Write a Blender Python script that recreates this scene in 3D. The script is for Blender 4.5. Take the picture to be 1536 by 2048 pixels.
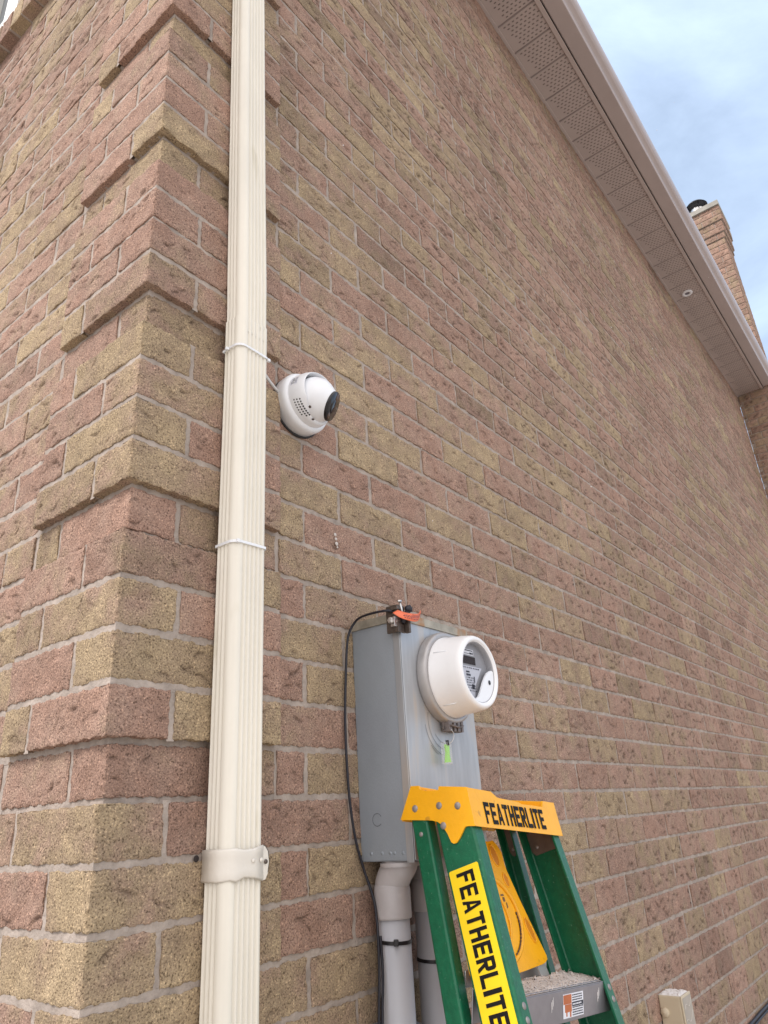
import bpy, bmesh, math, random
import numpy as np
from mathutils import Vector, Matrix
random.seed(7); rng = np.random.default_rng(11)
for o in list(bpy.data.objects): bpy.data.objects.remove(o)
S = bpy.context.scene
COL = S.collection
H = 0.083          # one brick course
Z0 = 2.145         # height of the datum course above the ground
R_ = math.radians

# ------------------------------------------------------------------ camera
cam_d = bpy.data.cameras.new('camera'); cam = bpy.data.objects.new('camera', cam_d); COL.objects.link(cam)
yaw, pit, rol = 0.647336107, 0.405960461, -0.0629786757
cf = Vector((math.cos(yaw)*math.cos(pit), math.sin(yaw)*math.cos(pit), math.sin(pit)))
cr = Vector((math.sin(yaw), -math.cos(yaw), 0)); cu = cr.cross(cf)
r2 = math.cos(rol)*cr + math.sin(rol)*cu; u2 = -math.sin(rol)*cr + math.cos(rol)*cu
M = Matrix((( r2.x, u2.x, -cf.x), (r2.y, u2.y, -cf.y), (r2.z, u2.z, -cf.z))).to_4x4()
M.translation = Vector((-7.30727651*H, -11.9216493*H, -6.55978746*H + Z0))
cam.matrix_world = M
cam_d.sensor_fit = 'VERTICAL'; cam_d.sensor_height = 36; cam_d.sensor_width = 27
cam_d.lens = 36*1427.60342/2048; cam_d.clip_start = 0.02; cam_d.clip_end = 2000
S.camera = cam

# ------------------------------------------------------------------ world, sun, exposure
SUN_EL, SUN_DIR = 48, Vector((-0.86, 0.50))
w = bpy.data.worlds.new('World'); S.world = w; w.use_nodes = True
nt = w.node_tree; N = nt.nodes; L = nt.links; N.clear()
out = N.new('ShaderNodeOutputWorld'); bg = N.new('ShaderNodeBackground')
sky = N.new('ShaderNodeTexSky'); sky.sky_type = 'NISHITA'; sky.sun_disc = False
sky.sun_elevation = R_(SUN_EL); sky.sun_rotation = math.atan2(SUN_DIR.x, SUN_DIR.y)
sky.air_density = 1.0; sky.dust_density = 0.7; sky.ozone_density = 1.5
tc = N.new('ShaderNodeTexCoord'); mp = N.new('ShaderNodeMapping'); mp.inputs['Scale'].default_value = (1.0, 1.0, 2.0)
mp.inputs['Rotation'].default_value = (0.2, 0.5, 0.6)
n1 = N.new('ShaderNodeTexNoise'); n1.inputs['Scale'].default_value = 2.1; n1.inputs['Detail'].default_value = 9; n1.inputs['Roughness'].default_value = 0.58
n1.inputs['Distortion'].default_value = 0.6
cr1 = N.new('ShaderNodeValToRGB'); cr1.color_ramp.elements[0].position = 0.38; cr1.color_ramp.elements[1].position = 0.72
def wmath(op, a, b, c=None, clamp=False):
    m = N.new('ShaderNodeMath'); m.operation = op; m.use_clamp = clamp
    for k, v in enumerate((a, b, c)):
        if v is None: continue
        if isinstance(v, (int, float)): m.inputs[k].default_value = v
        else: L.new(v, m.inputs[k])
    return m.outputs[0]
L.new(tc.outputs['Generated'], mp.inputs['Vector']); L.new(mp.outputs[0], n1.inputs['Vector']); L.new(n1.outputs['Fac'], cr1.inputs['Fac'])
mixA = N.new('ShaderNodeMix'); mixA.data_type = 'RGBA'       # thin high veil over the blue
L.new(wmath('MULTIPLY_ADD', cr1.outputs['Color'], 0.45, 0.52), mixA.inputs['Factor'])
L.new(sky.outputs[0], mixA.inputs['A']); mixA.inputs['B'].default_value = (6.8, 8.4, 10.8, 1)
dt = N.new('ShaderNodeVectorMath'); dt.operation = 'DOT_PRODUCT'; dt.inputs[1].default_value = (-0.56, -0.52, 0.64)
L.new(tc.outputs['Generated'], dt.inputs[0])
mr = N.new('ShaderNodeMapRange'); mr.interpolation_type = 'SMOOTHSTEP'; mr.inputs['From Min'].default_value = 0.12; mr.inputs['From Max'].default_value = 0.85; mr.inputs['To Max'].default_value = 0.90
L.new(dt.outputs['Value'], mr.inputs['Value'])
mixB = N.new('ShaderNodeMix'); mixB.data_type = 'RGBA'       # unseen bright patch added to the sky behind the viewer to light the walls
L.new(mr.outputs[0], mixB.inputs['Factor']); L.new(mixA.outputs['Result'], mixB.inputs['A']); mixB.inputs['B'].default_value = (13.5, 12.9, 12.8, 1)
L.new(mixB.outputs['Result'], bg.inputs['Color']); bg.inputs['Strength'].default_value = 0.11
L.new(bg.outputs[0], out.inputs['Surface'])
sd = bpy.data.lights.new('sun', 'SUN'); sd.energy = 2.6; sd.angle = R_(14); sd.color = (1.0, 0.95, 0.91)
sun = bpy.data.objects.new('sun', sd); COL.objects.link(sun)
sv = Vector((SUN_DIR.x*math.cos(R_(SUN_EL)), SUN_DIR.y*math.cos(R_(SUN_EL)), math.sin(R_(SUN_EL))))
sun.rotation_euler = sv.to_track_quat('Z', 'Y').to_euler()
S.view_settings.view_transform = 'Standard'; S.view_settings.look = 'None'
S.view_settings.exposure = 0.30; S.view_settings.gamma = 1

# ------------------------------------------------------------------ helpers
def hp(x, y, z): return Vector((x*H, y*H, z*H + Z0))      # course units -> world metres

def tag(o, label=None, cat=None, group=None, kind=None):
    if label: o['label'] = label
    if cat: o['category'] = cat
    if group: o['group'] = group
    if kind: o['kind'] = kind
    return o

def empty(name, loc, label, cat, group=None, rot=None):
    o = bpy.data.objects.new(name, None); COL.objects.link(o); o.location = loc
    o.empty_display_size = 0.05
    if rot is not None: o.rotation_mode = 'XYZ'; o.rotation_euler = rot
    return tag(o, label, cat, group)

class MB:
    def __init__(s): s.v = []; s.f = []; s.m = []; s.sm = []
    def add(s, vs, fs, m=0, smooth=False):
        b = len(s.v); s.v += [tuple(v) for v in vs]
        for f in fs: s.f.append([b+i for i in f]); s.m.append(m); s.sm.append(smooth)
    def box(s, a, b, m=0, mat=None):
        x0, y0, z0 = a; x1, y1, z1 = b
        vs = [Vector(p) for p in ((x0,y0,z0),(x1,y0,z0),(x1,y1,z0),(x0,y1,z0),(x0,y0,z1),(x1,y0,z1),(x1,y1,z1),(x0,y1,z1))]
        if mat is not None: vs = [mat @ v for v in vs]
        s.add(vs, [(0,3,2,1),(4,5,6,7),(0,1,5,4),(1,2,6,5),(2,3,7,6),(3,0,4,7)], m)
    def prism(s, pts, vec, m=0, smooth=False, cap=True):
        n = len(pts); pts = [Vector(p) for p in pts]; vec = Vector(vec)
        vs = pts + [p+vec for p in pts]
        s.add(vs, [(i, (i+1) % n, (i+1) % n+n, i+n) for i in range(n)], m, smooth)
        if cap: s.add(pts, [tuple(range(n))[::-1]], m); s.add([p+vec for p in pts], [tuple(range(n))], m)
    def lathe(s, prof, mat, seg=40, m=0, smooth=True):   # prof: (radius, height) along local Z
        vs = []; n = len(prof)
        for i in range(seg):
            a = 2*math.pi*i/seg
            for r, h in prof: vs.append(mat @ Vector((r*math.cos(a), r*math.sin(a), h)))
        fs = [(i*n+j, ((i+1) % seg)*n+j, ((i+1) % seg)*n+j+1, i*n+j+1) for i in range(seg) for j in range(n-1)]
        s.add(vs, fs, m, smooth)
    def tube(s, pts, r, seg=10, m=0):
        pts = [Vector(p) for p in pts]; vs = []; n = len(pts); ref = Vector((0.3, 0.2, 0.9)).normalized()
        for i, p in enumerate(pts):
            t = (pts[min(i+1, n-1)] - pts[max(i-1, 0)]).normalized()
            a = t.cross(ref); a = a.normalized() if a.length > 1e-3 else t.orthogonal().normalized(); b = t.cross(a)
            rr = r[i] if isinstance(r, (list, tuple)) else r
            for k in range(seg):
                an = 2*math.pi*k/seg; vs.append(p + a*rr*math.cos(an) + b*rr*math.sin(an))
        fs = [(i*seg+k, i*seg+(k+1) % seg, (i+1)*seg+(k+1) % seg, (i+1)*seg+k) for i in range(n-1) for k in range(seg)]
        fs += [tuple(range(seg))[::-1], tuple(range((n-1)*seg, n*seg))]
        s.add(vs, fs, m, True)
    def build(s, name, mats, parent=None, bevel=0, seg=2, recalc=True):
        me = bpy.data.meshes.new(name); me.from_pydata(s.v, [], s.f)
        if not isinstance(mats, (list, tuple)): mats = [mats]
        for mt in mats: me.materials.append(mt)
        me.polygons.foreach_set('material_index', s.m); me.polygons.foreach_set('use_smooth', s.sm)
        if recalc:
            bm = bmesh.new(); bm.from_mesh(me); bmesh.ops.recalc_face_normals(bm, faces=bm.faces); bm.to_mesh(me); bm.free()
        o = bpy.data.objects.new(name, me); COL.objects.link(o)
        if parent: o.parent = parent
        if bevel:
            b = o.modifiers.new('bevel', 'BEVEL'); b.width = bevel; b.segments = seg; b.limit_method = 'ANGLE'; b.angle_limit = R_(35)
            b.harden_normals = False
        return o

def axis_mat(loc, direction):
    q = Vector(direction).to_track_quat('Z', 'Y').to_matrix().to_4x4(); q.translation = Vector(loc); return q

def smooth_path(pts, n=8):
    pts = [Vector(p) for p in pts]; P = [pts[0]*2-pts[1]] + pts + [pts[-1]*2-pts[-2]]; o = []
    for i in range(1, len(P)-2):
        for k in range(n):
            t = k/n; a, b, c, d = P[i-1:i+3]
            o.append(0.5*((2*b)+(-a+c)*t+(2*a-5*b+4*c-d)*t*t+(-a+3*b-3*c+d)*t**3))
    o.append(pts[-1]); return o

# ------------------------------------------------------------------ materials
def mat_base(name):
    m = bpy.data.materials.new(name); m.use_nodes = True
    return m, m.node_tree.nodes, m.node_tree.links, m.node_tree.nodes['Principled BSDF']

def mat(name, col, rough=0.5, metal=0.0, var=0.0, vscale=20, bump=0.0, bscale=200, spec=0.5, var2=None, stretch=(1,1,1), coat=0, speck=None):
    m, n, l, p = mat_base(name)
    p.inputs['Roughness'].default_value = rough; p.inputs['Metallic'].default_value = metal
    p.inputs['Specular IOR Level'].default_value = spec; p.inputs['Coat Weight'].default_value = coat
    p.inputs['Base Color'].default_value = (*col, 1)
    t = n.new('ShaderNodeTexCoord'); mp = n.new('ShaderNodeMapping'); mp.inputs['Scale'].default_value = stretch
    l.new(t.outputs['Object'], mp.inputs['Vector'])
    last = None
    if var or var2:
        no = n.new('ShaderNodeTexNoise'); no.inputs['Scale'].default_value = vscale; no.inputs['Detail'].default_value = 6
        no.inputs['Roughness'].default_value = 0.62
        l.new(mp.outputs[0], no.inputs['Vector'])
        rp = n.new('ShaderNodeValToRGB'); rp.color_ramp.elements[0].position = 0.32; rp.color_ramp.elements[1].position = 0.68
        c2 = var2 if var2 else tuple(min(1, c*(1+var)) for c in col)
        c1 = tuple(c*(1-var) for c in col)
        rp.color_ramp.elements[0].color = (*c1, 1); rp.color_ramp.elements[1].color = (*c2, 1)
        l.new(no.outputs['Fac'], rp.inputs['Fac']); last = rp.outputs['Color']
    if speck:
        sc, thr, scol, amt = speck
        no = n.new('ShaderNodeTexNoise'); no.inputs['Scale'].default_value = sc; no.inputs['Detail'].default_value = 3
        l.new(mp.outputs[0], no.inputs['Vector'])
        rp = n.new('ShaderNodeValToRGB'); rp.color_ramp.elements[0].position = thr; rp.color_ramp.elements[1].position = min(1, thr+0.06)
        rp.color_ramp.elements[1].color = (amt, amt, amt, 1); l.new(no.outputs['Fac'], rp.inputs['Fac'])
        mx = n.new('ShaderNodeMix'); mx.data_type = 'RGBA'; l.new(rp.outputs['Color'], mx.inputs['Factor'])
        if last: l.new(last, mx.inputs['A'])
        else: mx.inputs['A'].default_value = (*col, 1)
        mx.inputs['B'].default_value = (*scol, 1); last = mx.outputs['Result']
    if last: l.new(last, p.inputs['Base Color'])
    if bump:
        no = n.new('ShaderNodeTexNoise'); no.inputs['Scale'].default_value = bscale; no.inputs['Detail'].default_value = 4
        l.new(mp.outputs[0], no.inputs['Vector'])
        b = n.new('ShaderNodeBump'); b.inputs['Strength'].default_value = 1; b.inputs['Distance'].default_value = bump
        l.new(no.outputs['Fac'], b.inputs['Height']); l.new(b.outputs['Normal'], p.inputs['Normal'])
    return m

def brick_material():
    m, n, l, p = mat_base('sandy_brick')
    p.inputs['Roughness'].default_value = 0.92; p.inputs['Specular IOR Level'].default_value = 0.15
    at = n.new('ShaderNodeAttribute'); at.attribute_name = 'bcol'
    sep = n.new('ShaderNodeSeparateColor'); l.new(at.outputs['Color'], sep.inputs['Color'])
    t = n.new('ShaderNodeTexCoord')
    # patchy blend of rose and ochre inside one brick
    pn = n.new('ShaderNodeTexNoise'); pn.inputs['Scale'].default_value = 9; pn.inputs['Detail'].default_value = 5; pn.inputs['Roughness'].default_value = 0.65
    l.new(t.outputs['Object'], pn.inputs['Vector'])
    a1 = n.new('ShaderNodeMath'); a1.operation = 'MULTIPLY_ADD'; a1.inputs[1].default_value = 2.2; a1.inputs[2].default_value = -1.1
    l.new(pn.outputs['Fac'], a1.inputs[0])
    a2 = n.new('ShaderNodeMath'); a2.operation = 'ADD'; a2.use_clamp = True
    l.new(a1.outputs[0], a2.inputs[0]); l.new(sep.outputs[0], a2.inputs[1])
    rp = n.new('ShaderNodeValToRGB'); e = rp.color_ramp.elements
    e[0].position = 0.0; e[0].color = (0.350, 0.222, 0.170, 1)
    e[1].position = 1.0; e[1].color = (0.400, 0.303, 0.195, 1)
    for pos, c in ((0.30, (0.365, 0.243, 0.189, 1)), (0.5, (0.355, 0.248, 0.184, 1)), (0.72, (0.345, 0.256, 0.173, 1))):
        x = e.new(pos); x.color = c
    l.new(a2.outputs[0], rp.inputs['Fac'])
    # sand grain
    g = n.new('ShaderNodeTexNoise'); g.inputs['Scale'].default_value = 340; g.inputs['Detail'].default_value = 2; g.inputs['Roughness'].default_value = 0.6
    l.new(t.outputs['Object'], g.inputs['Vector'])
    gr = n.new('ShaderNodeValToRGB'); e = gr.color_ramp.elements
    e[0].position = 0.33; e[0].color = (0.32, 0.30, 0.28, 1); e[1].position = 0.71; e[1].color = (1.9, 1.85, 1.75, 1)
    for pos, c in ((0.42, (0.88, 0.87, 0.86, 1)), (0.60, (1.10, 1.10, 1.08, 1))):
        x = e.new(pos); x.color = c
    l.new(g.outputs['Fac'], gr.inputs['Fac'])
    m1 = n.new('ShaderNodeMix'); m1.data_type = 'RGBA'; m1.blend_type = 'MULTIPLY'; m1.inputs['Factor'].default_value = 0.95
    l.new(rp.outputs['Color'], m1.inputs['A']); l.new(gr.outputs['Color'], m1.inputs['B'])
    # per brick tone (G) and blotches
    bn = n.new('ShaderNodeTexNoise'); bn.inputs['Scale'].default_value = 28; bn.inputs['Detail'].default_value = 6; bn.inputs['Roughness'].default_value = 0.7
    l.new(t.outputs['Object'], bn.inputs['Vector'])
    b1 = n.new('ShaderNodeMath'); b1.operation = 'MULTIPLY_ADD'; b1.inputs[1].default_value = 0.75; b1.inputs[2].default_value = 0.62
    l.new(bn.outputs['Fac'], b1.inputs[0])
    b2 = n.new('ShaderNodeMath'); b2.operation = 'MULTIPLY'; l.new(b1.outputs[0], b2.inputs[0]); l.new(sep.outputs[1], b2.inputs[1])
    # broad weathering over the whole wall, running down it
    wm = n.new('ShaderNodeMapping'); wm.inputs['Scale'].default_value = (1, 1, 0.45); l.new(t.outputs['Object'], wm.inputs['Vector'])
    wn = n.new('ShaderNodeTexNoise'); wn.inputs['Scale'].default_value = 2.2; wn.inputs['Detail'].default_value = 5; wn.inputs['Roughness'].default_value = 0.6; l.new(wm.outputs[0], wn.inputs['Vector'])
    w1 = n.new('ShaderNodeMath'); w1.operation = 'MULTIPLY_ADD'; w1.inputs[1].default_value = 0.70; w1.inputs[2].default_value = 0.65; l.new(wn.outputs['Fac'], w1.inputs[0])
    w2 = n.new('ShaderNodeMath'); w2.operation = 'MULTIPLY'; l.new(b2.outputs[0], w2.inputs[0]); l.new(w1.outputs[0], w2.inputs[1])
    ef = n.new('ShaderNodeTexNoise'); ef.inputs['Scale'].default_value = 16; ef.inputs['Detail'].default_value = 8; ef.inputs['Roughness'].default_value = 0.75; l.new(t.outputs['Object'], ef.inputs['Vector'])
    er = n.new('ShaderNodeValToRGB'); er.color_ramp.elements[0].position = 0.64; er.color_ramp.elements[1].position = 0.80; er.color_ramp.elements[1].color = (0.35, 0.35, 0.35, 1); l.new(ef.outputs['Fac'], er.inputs['Fac'])
    m0 = n.new('ShaderNodeMix'); m0.data_type = 'RGBA'; l.new(er.outputs['Color'], m0.inputs['Factor']); l.new(m1.outputs['Result'], m0.inputs['A']); m0.inputs['B'].default_value = (0.50, 0.45, 0.41, 1)
    m2 = n.new('ShaderNodeVectorMath'); m2.operation = 'SCALE'; l.new(m0.outputs['Result'], m2.inputs[0]); l.new(w2.outputs[0], m2.inputs['Scale'])
    # gouges darkened: their shade painted into the colour, with some grime
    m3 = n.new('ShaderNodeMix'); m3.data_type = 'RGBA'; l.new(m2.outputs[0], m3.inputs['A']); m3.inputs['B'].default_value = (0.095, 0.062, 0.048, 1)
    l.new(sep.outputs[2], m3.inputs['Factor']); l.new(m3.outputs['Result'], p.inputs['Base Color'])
    # bump: grain plus pits
    vo = n.new('ShaderNodeTexNoise'); vo.inputs['Scale'].default_value = 150; vo.inputs['Detail'].default_value = 4; vo.inputs['Roughness'].default_value = 0.7
    l.new(t.outputs['Object'], vo.inputs['Vector'])
    ad = n.new('ShaderNodeMath'); ad.operation = 'MULTIPLY_ADD'; ad.inputs[1].default_value = 1.3
    l.new(vo.outputs['Fac'], ad.inputs[0]); l.new(g.outputs['Fac'], ad.inputs[2])
    bp = n.new('ShaderNodeBump'); bp.inputs['Strength'].default_value = 0.85; bp.inputs['Distance'].default_value = 0.0032
    l.new(ad.outputs[0], bp.inputs['Height']); l.new(bp.outputs['Normal'], p.inputs['Normal'])
    return m

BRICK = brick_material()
MORTAR = mat('mortar', (0.370, 0.312, 0.268), 0.95, var=0.24, vscale=26, bump=0.003, bscale=130, spec=0.1, speck=(300, 0.66, (0.33, 0.29, 0.25), 0.7))
CREAM = mat('cream_painted_aluminium', (0.775, 0.73, 0.63), 0.42, var=0.06, vscale=5, spec=0.4, bump=0.0022, bscale=5, stretch=(2, 2, 0.5), speck=(7, 0.60, (0.56, 0.51, 0.38), 0.45))
TAUPE = mat('taupe_aluminium', (0.455, 0.375, 0.345), 0.38, var=0.04, vscale=6, bump=0.0006, bscale=12, spec=0.5)
GUTTER = mat('gutter_aluminium', (0.43, 0.36, 0.34), 0.30, var=0.05, vscale=4, bump=0.0008, bscale=8, spec=0.6)
DARKHOLE = mat('dark_void', (0.03, 0.022, 0.02), 0.9)
GALV = mat('galvanised_steel', (0.33, 0.37, 0.415), 0.50, metal=0.30, var=0.10, vscale=7, bump=0.0004, bscale=500, stretch=(1, 1, 0.5), speck=(5, 0.60, (0.47, 0.44, 0.42), 0.5))
GALVL = mat('weathered_box_lid', (0.42, 0.435, 0.455), 0.42, metal=0.40, var=0.20, vscale=9, bump=0.0006, bscale=30, stretch=(2.2, 2.2, 0.28), speck=(9, 0.52, (0.50, 0.44, 0.38), 0.6))
RUSTY = mat('stained_zinc_flange', (0.34, 0.31, 0.25), 0.6, metal=0.2, var=0.30, vscale=22, speck=(13, 0.56, (0.36, 0.17, 0.06), 0.8))
WHITE = mat('white_plastic', (0.82, 0.83, 0.85), 0.32, var=0.015, vscale=4)
METERW = mat('aged_white_plastic', (0.84, 0.835, 0.835), 0.28, var=0.02, vscale=6, speck=(8, 0.66, (0.72, 0.62, 0.52), 0.35))
BLACK = mat('black_plastic', (0.012, 0.011, 0.013), 0.35)
BLACKG = mat('black_gloss', (0.010, 0.008, 0.010), 0.08)
RUBBER = mat('black_rubber', (0.012, 0.012, 0.020), 0.45, bump=0.0003, bscale=300)
GREYM = mat('meter_ring_zinc', (0.42, 0.40, 0.39), 0.42, metal=0.5, var=0.08, vscale=20)
METERF = mat('meter_face_grey', (0.30, 0.30, 0.32), 0.5)
PALE = mat('pale_label', (0.55, 0.56, 0.62), 0.5)
LABELW = mat('white_label', (0.75, 0.76, 0.80), 0.5)
INK = mat('label_ink', (0.03, 0.03, 0.045), 0.6)
LCD = mat('dark_display', (0.030, 0.019, 0.016), 0.5, spec=0.2)
PVC = mat('grey_pvc', (0.56, 0.565, 0.60), 0.42, var=0.04, vscale=5, speck=(10, 0.66, (0.40, 0.38, 0.38), 0.4))
PVCF = mat('grey_pvc_fitting', (0.47, 0.44, 0.44), 0.45, var=0.10, vscale=15, speck=(14, 0.60, (0.57, 0.54, 0.52), 0.6))
PVCD = mat('dark_pvc_strap', (0.20, 0.22, 0.25), 0.45, var=0.08, vscale=12)
GREEN = mat('green_fibreglass', (0.003, 0.110, 0.048), 0.36, var=0.18, vscale=90, bump=0.0005, bscale=220, spec=0.45, stretch=(1, 1, 1), speck=(190, 0.66, (0.12, 0.25, 0.17), 0.55))
YEL = mat('orange_yellow_plastic', (0.90, 0.42, 0.003), 0.40, var=0.07, vscale=18, bump=0.0004, bscale=160, speck=(34, 0.67, (0.22, 0.10, 0.03), 0.45))
STICKY = mat('yellow_sticker', (0.90, 0.62, 0.004), 0.42, var=0.04, vscale=20, speck=(40, 0.70, (0.45, 0.30, 0.02), 0.5))
BLK = mat('printed_black', (0.010, 0.009, 0.010), 0.6, spec=0.15, speck=(70, 0.72, (0.5, 0.35, 0.05), 0.6))
ALU = mat('scuffed_aluminium', (0.34, 0.32, 0.34), 0.38, metal=0.75, var=0.10, vscale=22, bump=0.0003, bscale=90, speck=(18, 0.66, (0.6, 0.58, 0.56), 0.4))
ALUB = mat('bright_aluminium', (0.62, 0.61, 0.60), 0.35, metal=0.6, var=0.06, vscale=30)
RIVET = mat('dull_rivet', (0.30, 0.27, 0.26), 0.45, metal=0.5, var=0.2, vscale=150)
DUST = mat('crumbled_masonry_dust', (0.58, 0.52, 0.48), 0.95, var=0.22, vscale=60, bump=0.003, bscale=250, speck=(170, 0.62, (0.13, 0.10, 0.09), 0.9))
ORANGE = mat('orange_tag_plastic', (0.80, 0.17, 0.07), 0.5, var=0.04, vscale=60)
BRONZE = mat('tarnished_bronze', (0.12, 0.095, 0.080), 0.45, metal=0.6, var=0.3, vscale=120)
STEEL = mat('bright_screw_steel', (0.62, 0.60, 0.58), 0.30, metal=0.8, var=0.1, vscale=100)
BEIGE = mat('beige_enclosure', (0.60, 0.51, 0.37), 0.45, var=0.03, vscale=6)
BEIGED = mat('faded_beige_front', (0.40, 0.355, 0.30), 0.6, var=0.08, vscale=14)
SNOW = mat('chalky_crust', (0.78, 0.74, 0.71), 0.9, bump=0.002, bscale=300, var=0.06, vscale=90)
GROUND = mat('gravelly_ground', (0.42, 0.385, 0.345), 0.95, var=0.3, vscale=3, bump=0.01, bscale=40)
ROOFM = mat('asphalt_shingles', (0.09, 0.075, 0.07), 0.95, var=0.3, vscale=12, bump=0.004, bscale=60)
CONC = mat('concrete_cap', (0.34, 0.32, 0.28), 0.9, var=0.15, vscale=8, bump=0.003, bscale=60)
FLUE = mat('galvanised_flue', (0.60, 0.58, 0.56), 0.28, metal=0.8, var=0.08, vscale=9)
FLUED = mat('sooty_flue_cap', (0.035, 0.035, 0.042), 0.35, metal=0.6)
GLASS = mat('window_glass', (0.10, 0.12, 0.14), 0.05, spec=0.8)

def clear_plastic(name, tint=(0.9, 0.92, 0.92), a=0.28):
    m, n, l, p = mat_base(name); p.inputs['Base Color'].default_value = (*tint, 1)
    p.inputs['Roughness'].default_value = 0.15; p.inputs['Alpha'].default_value = a
    return m
CLEAR = clear_plastic('clear_plastic', a=0.16)
LIME = mat('lime_green_insert', (0.28, 0.68, 0.06), 0.5)

# ------------------------------------------------------------------ masonry
J_ = 0.010
def bed(mb, axis, a, b, zc, off, jw=J_):
    """front skin of a bed joint; axis 'side' plane y=off, 'front' plane x=off"""
    z0, z1 = zc-jw/2-0.0022, zc+jw/2+0.0022
    if axis == 'side': P = [(a, off, z0), (b, off, z0), (b, off, z1), (a, off, z1)]
    else: P = [(off, a, z0), (off, b, z0), (off, b, z1), (off, a, z1)]
    mb.add(P, [(0, 1, 2, 3)], 1)
def head(mb, axis, x, z0, z1, off, jw=J_):
    a, b = x-jw/2-0.0018, x+jw/2+0.0018
    if axis == 'side': P = [(a, off, z0), (b, off, z0), (b, off, z1), (a, off, z1)]
    else: P = [(off, a, z0), (off, b, z0), (off, b, z1), (off, a, z1)]
    mb.add(P, [(0, 1, 2, 3)], 1)
class Bricks:
    def __init__(s): s.V = []; s.F = []; s.C = []; s.n = 0; s.SM = []
    def grid(s, P, U, V, Nn, lu, lv, res, hue, tone, dents, sh0=False, sh1=False, shN=None, wob=None, skirt=0.030, dsc=1.0):
        """one face: P corner, U/V in-plane axes, Nn outward. sh0/sh1: face continues round the corner at u=0 / u=lu"""
        P, U, V, Nn = [np.array(a, float) for a in (P, U, V, Nn)]
        nu = max(3, int(round(lu/res[0]))+1); nv = max(3, int(round(lv/res[1]))+1)
        u = np.linspace(0, lu, nu); v = np.linspace(0, lv, nv)
        e = min(0.0025, res[0]*0.7)
        if nu > 5: u[1] = e; u[-2] = lu-e
        if nv > 5: v[1] = e; v[-2] = lv-e
        uu, vv = np.meshgrid(u, v, indexing='ij')
        ph = rng.uniform(0, 6.28, 8); fr = rng.uniform(25, 110, 8)
        d = 0.0007*(np.sin(uu*fr[0]+vv*fr[1]+ph[0]) + np.sin(uu*fr[2]-vv*fr[3]+ph[1])) + 0.0004*np.sin(uu*2.3*fr[4]+ph[2])*np.sin(vv*2.7*fr[5]+ph[3])
        fine = res[0] < 0.004
        if fine:
            d = d + rng.normal(0, 0.00028, d.shape)
            for _ in range(5):   # shallow rumples of the torn clay face
                cx_, cy_ = rng.uniform(0, lu), rng.uniform(0, lv); th = rng.normal(0.2, 0.5); aa, bb = rng.uniform(0.012, 0.035), rng.uniform(0.005, 0.012)
                x = (uu-cx_)*math.cos(th)+(vv-cy_)*math.sin(th); y = -(uu-cx_)*math.sin(th)+(vv-cy_)*math.cos(th)
                d = d + rng.uniform(-0.0016, 0.0010)*np.exp(-(x/aa)**2-(y/bb)**2)
        dent_shade = np.zeros_like(d)  # gouge darkness for the colour: painted shade plus some grime
        if dents > 0:
            for _ in range(rng.poisson(dents)):
                cu_, cv_ = rng.uniform(0.006, lu-0.006), rng.uniform(0.008, lv-0.008)
                th = rng.normal(0, 0.45) + (math.pi if rng.random() < 0.25 else 0)
                a = rng.uniform(0.007, 0.018)*dsc; wd = rng.uniform(0.0026, 0.0060); dd = rng.uniform(0.0020, 0.0055)
                kk = rng.uniform(-45, 45)
                wd = max(wd, res[1]*1.0); a = max(a, res[0]*0.9); dd = dd*(1.0 if res[0] < 0.004 else 1.35)
                x = (uu-cu_)*math.cos(th)+(vv-cv_)*math.sin(th); y = -(uu-cu_)*math.sin(th)+(vv-cv_)*math.cos(th)
                t = -(y-kk*x*x); g = np.where(t > 0, np.exp(-t/wd), np.exp(-(t/(0.22*wd))**2))*np.exp(-(x/a)**2)
                d = d - dd*g; dent_shade = np.maximum(dent_shade, np.clip(g**1.3*1.25, 0, 1)*min(1, dd/0.0035))
        du = np.minimum(uu if not sh0 else 1e3+uu*0, (lu-uu) if not sh1 else 1e3+uu*0); dv = np.minimum(vv, lv-vv)
        ed = np.minimum(du, dv)
        fr2 = rng.uniform(60, 260, 4)
        chip = 1 + 0.6*np.sin(uu*fr2[0]+ph[4])*np.sin(vv*fr2[1]+ph[5])
        d = d - 0.0014*chip*np.exp(-ed/0.0016)
        # wavy arrises
        W = 0.0011*(np.sin(uu*fr2[2]+ph[6])+0.6*np.sin(uu*3.1*fr2[2]+ph[7])); Wu = 0.0009*(np.sin(vv*fr2[3]*1.5+ph[6]))
        vo = vv + W*(np.exp(-vv/0.006)-np.exp(-(lv-vv)/0.006))
        uo = uu + Wu*((0 if sh0 else np.exp(-uu/0.006))-(0 if sh1 else np.exp(-(lu-uu)/0.006)))
        pos = P + uo[..., None]*U + vo[..., None]*V + d[..., None]*Nn
        if sh0 or sh1:
            tt = uu if sh0 else lu-uu; f = np.exp(-tt/0.003)
            wb = 0.0016 + 0.0010*np.sin(vv*140+wob)+0.0007*np.sin(vv*410+2*wob)
            o2 = np.array(shN, float)
            pos = pos - (f*d)[..., None]*Nn          # meet exactly on the corner line
            pos = pos - (f*wb)[..., None]*(Nn+o2)
            f0 = (tt < 1e-9)
            vcl = vv[f0]
            pos[f0] = P + (0 if sh0 else lu)*U + vcl[:, None]*V - wb[f0][:, None]*(Nn+o2)
        idx = np.arange(nu*nv).reshape(nu, nv)
        a, b, c, dq = idx[:-1, :-1].ravel(), idx[1:, :-1].ravel(), idx[1:, 1:].ravel(), idx[:-1, 1:].ravel()
        F = np.stack([a, b, c, dq], 1)
        if np.dot(np.cross(U, V), Nn) < 0: F = F[:, ::-1]
        flat = pos.reshape(-1, 3)
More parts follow.
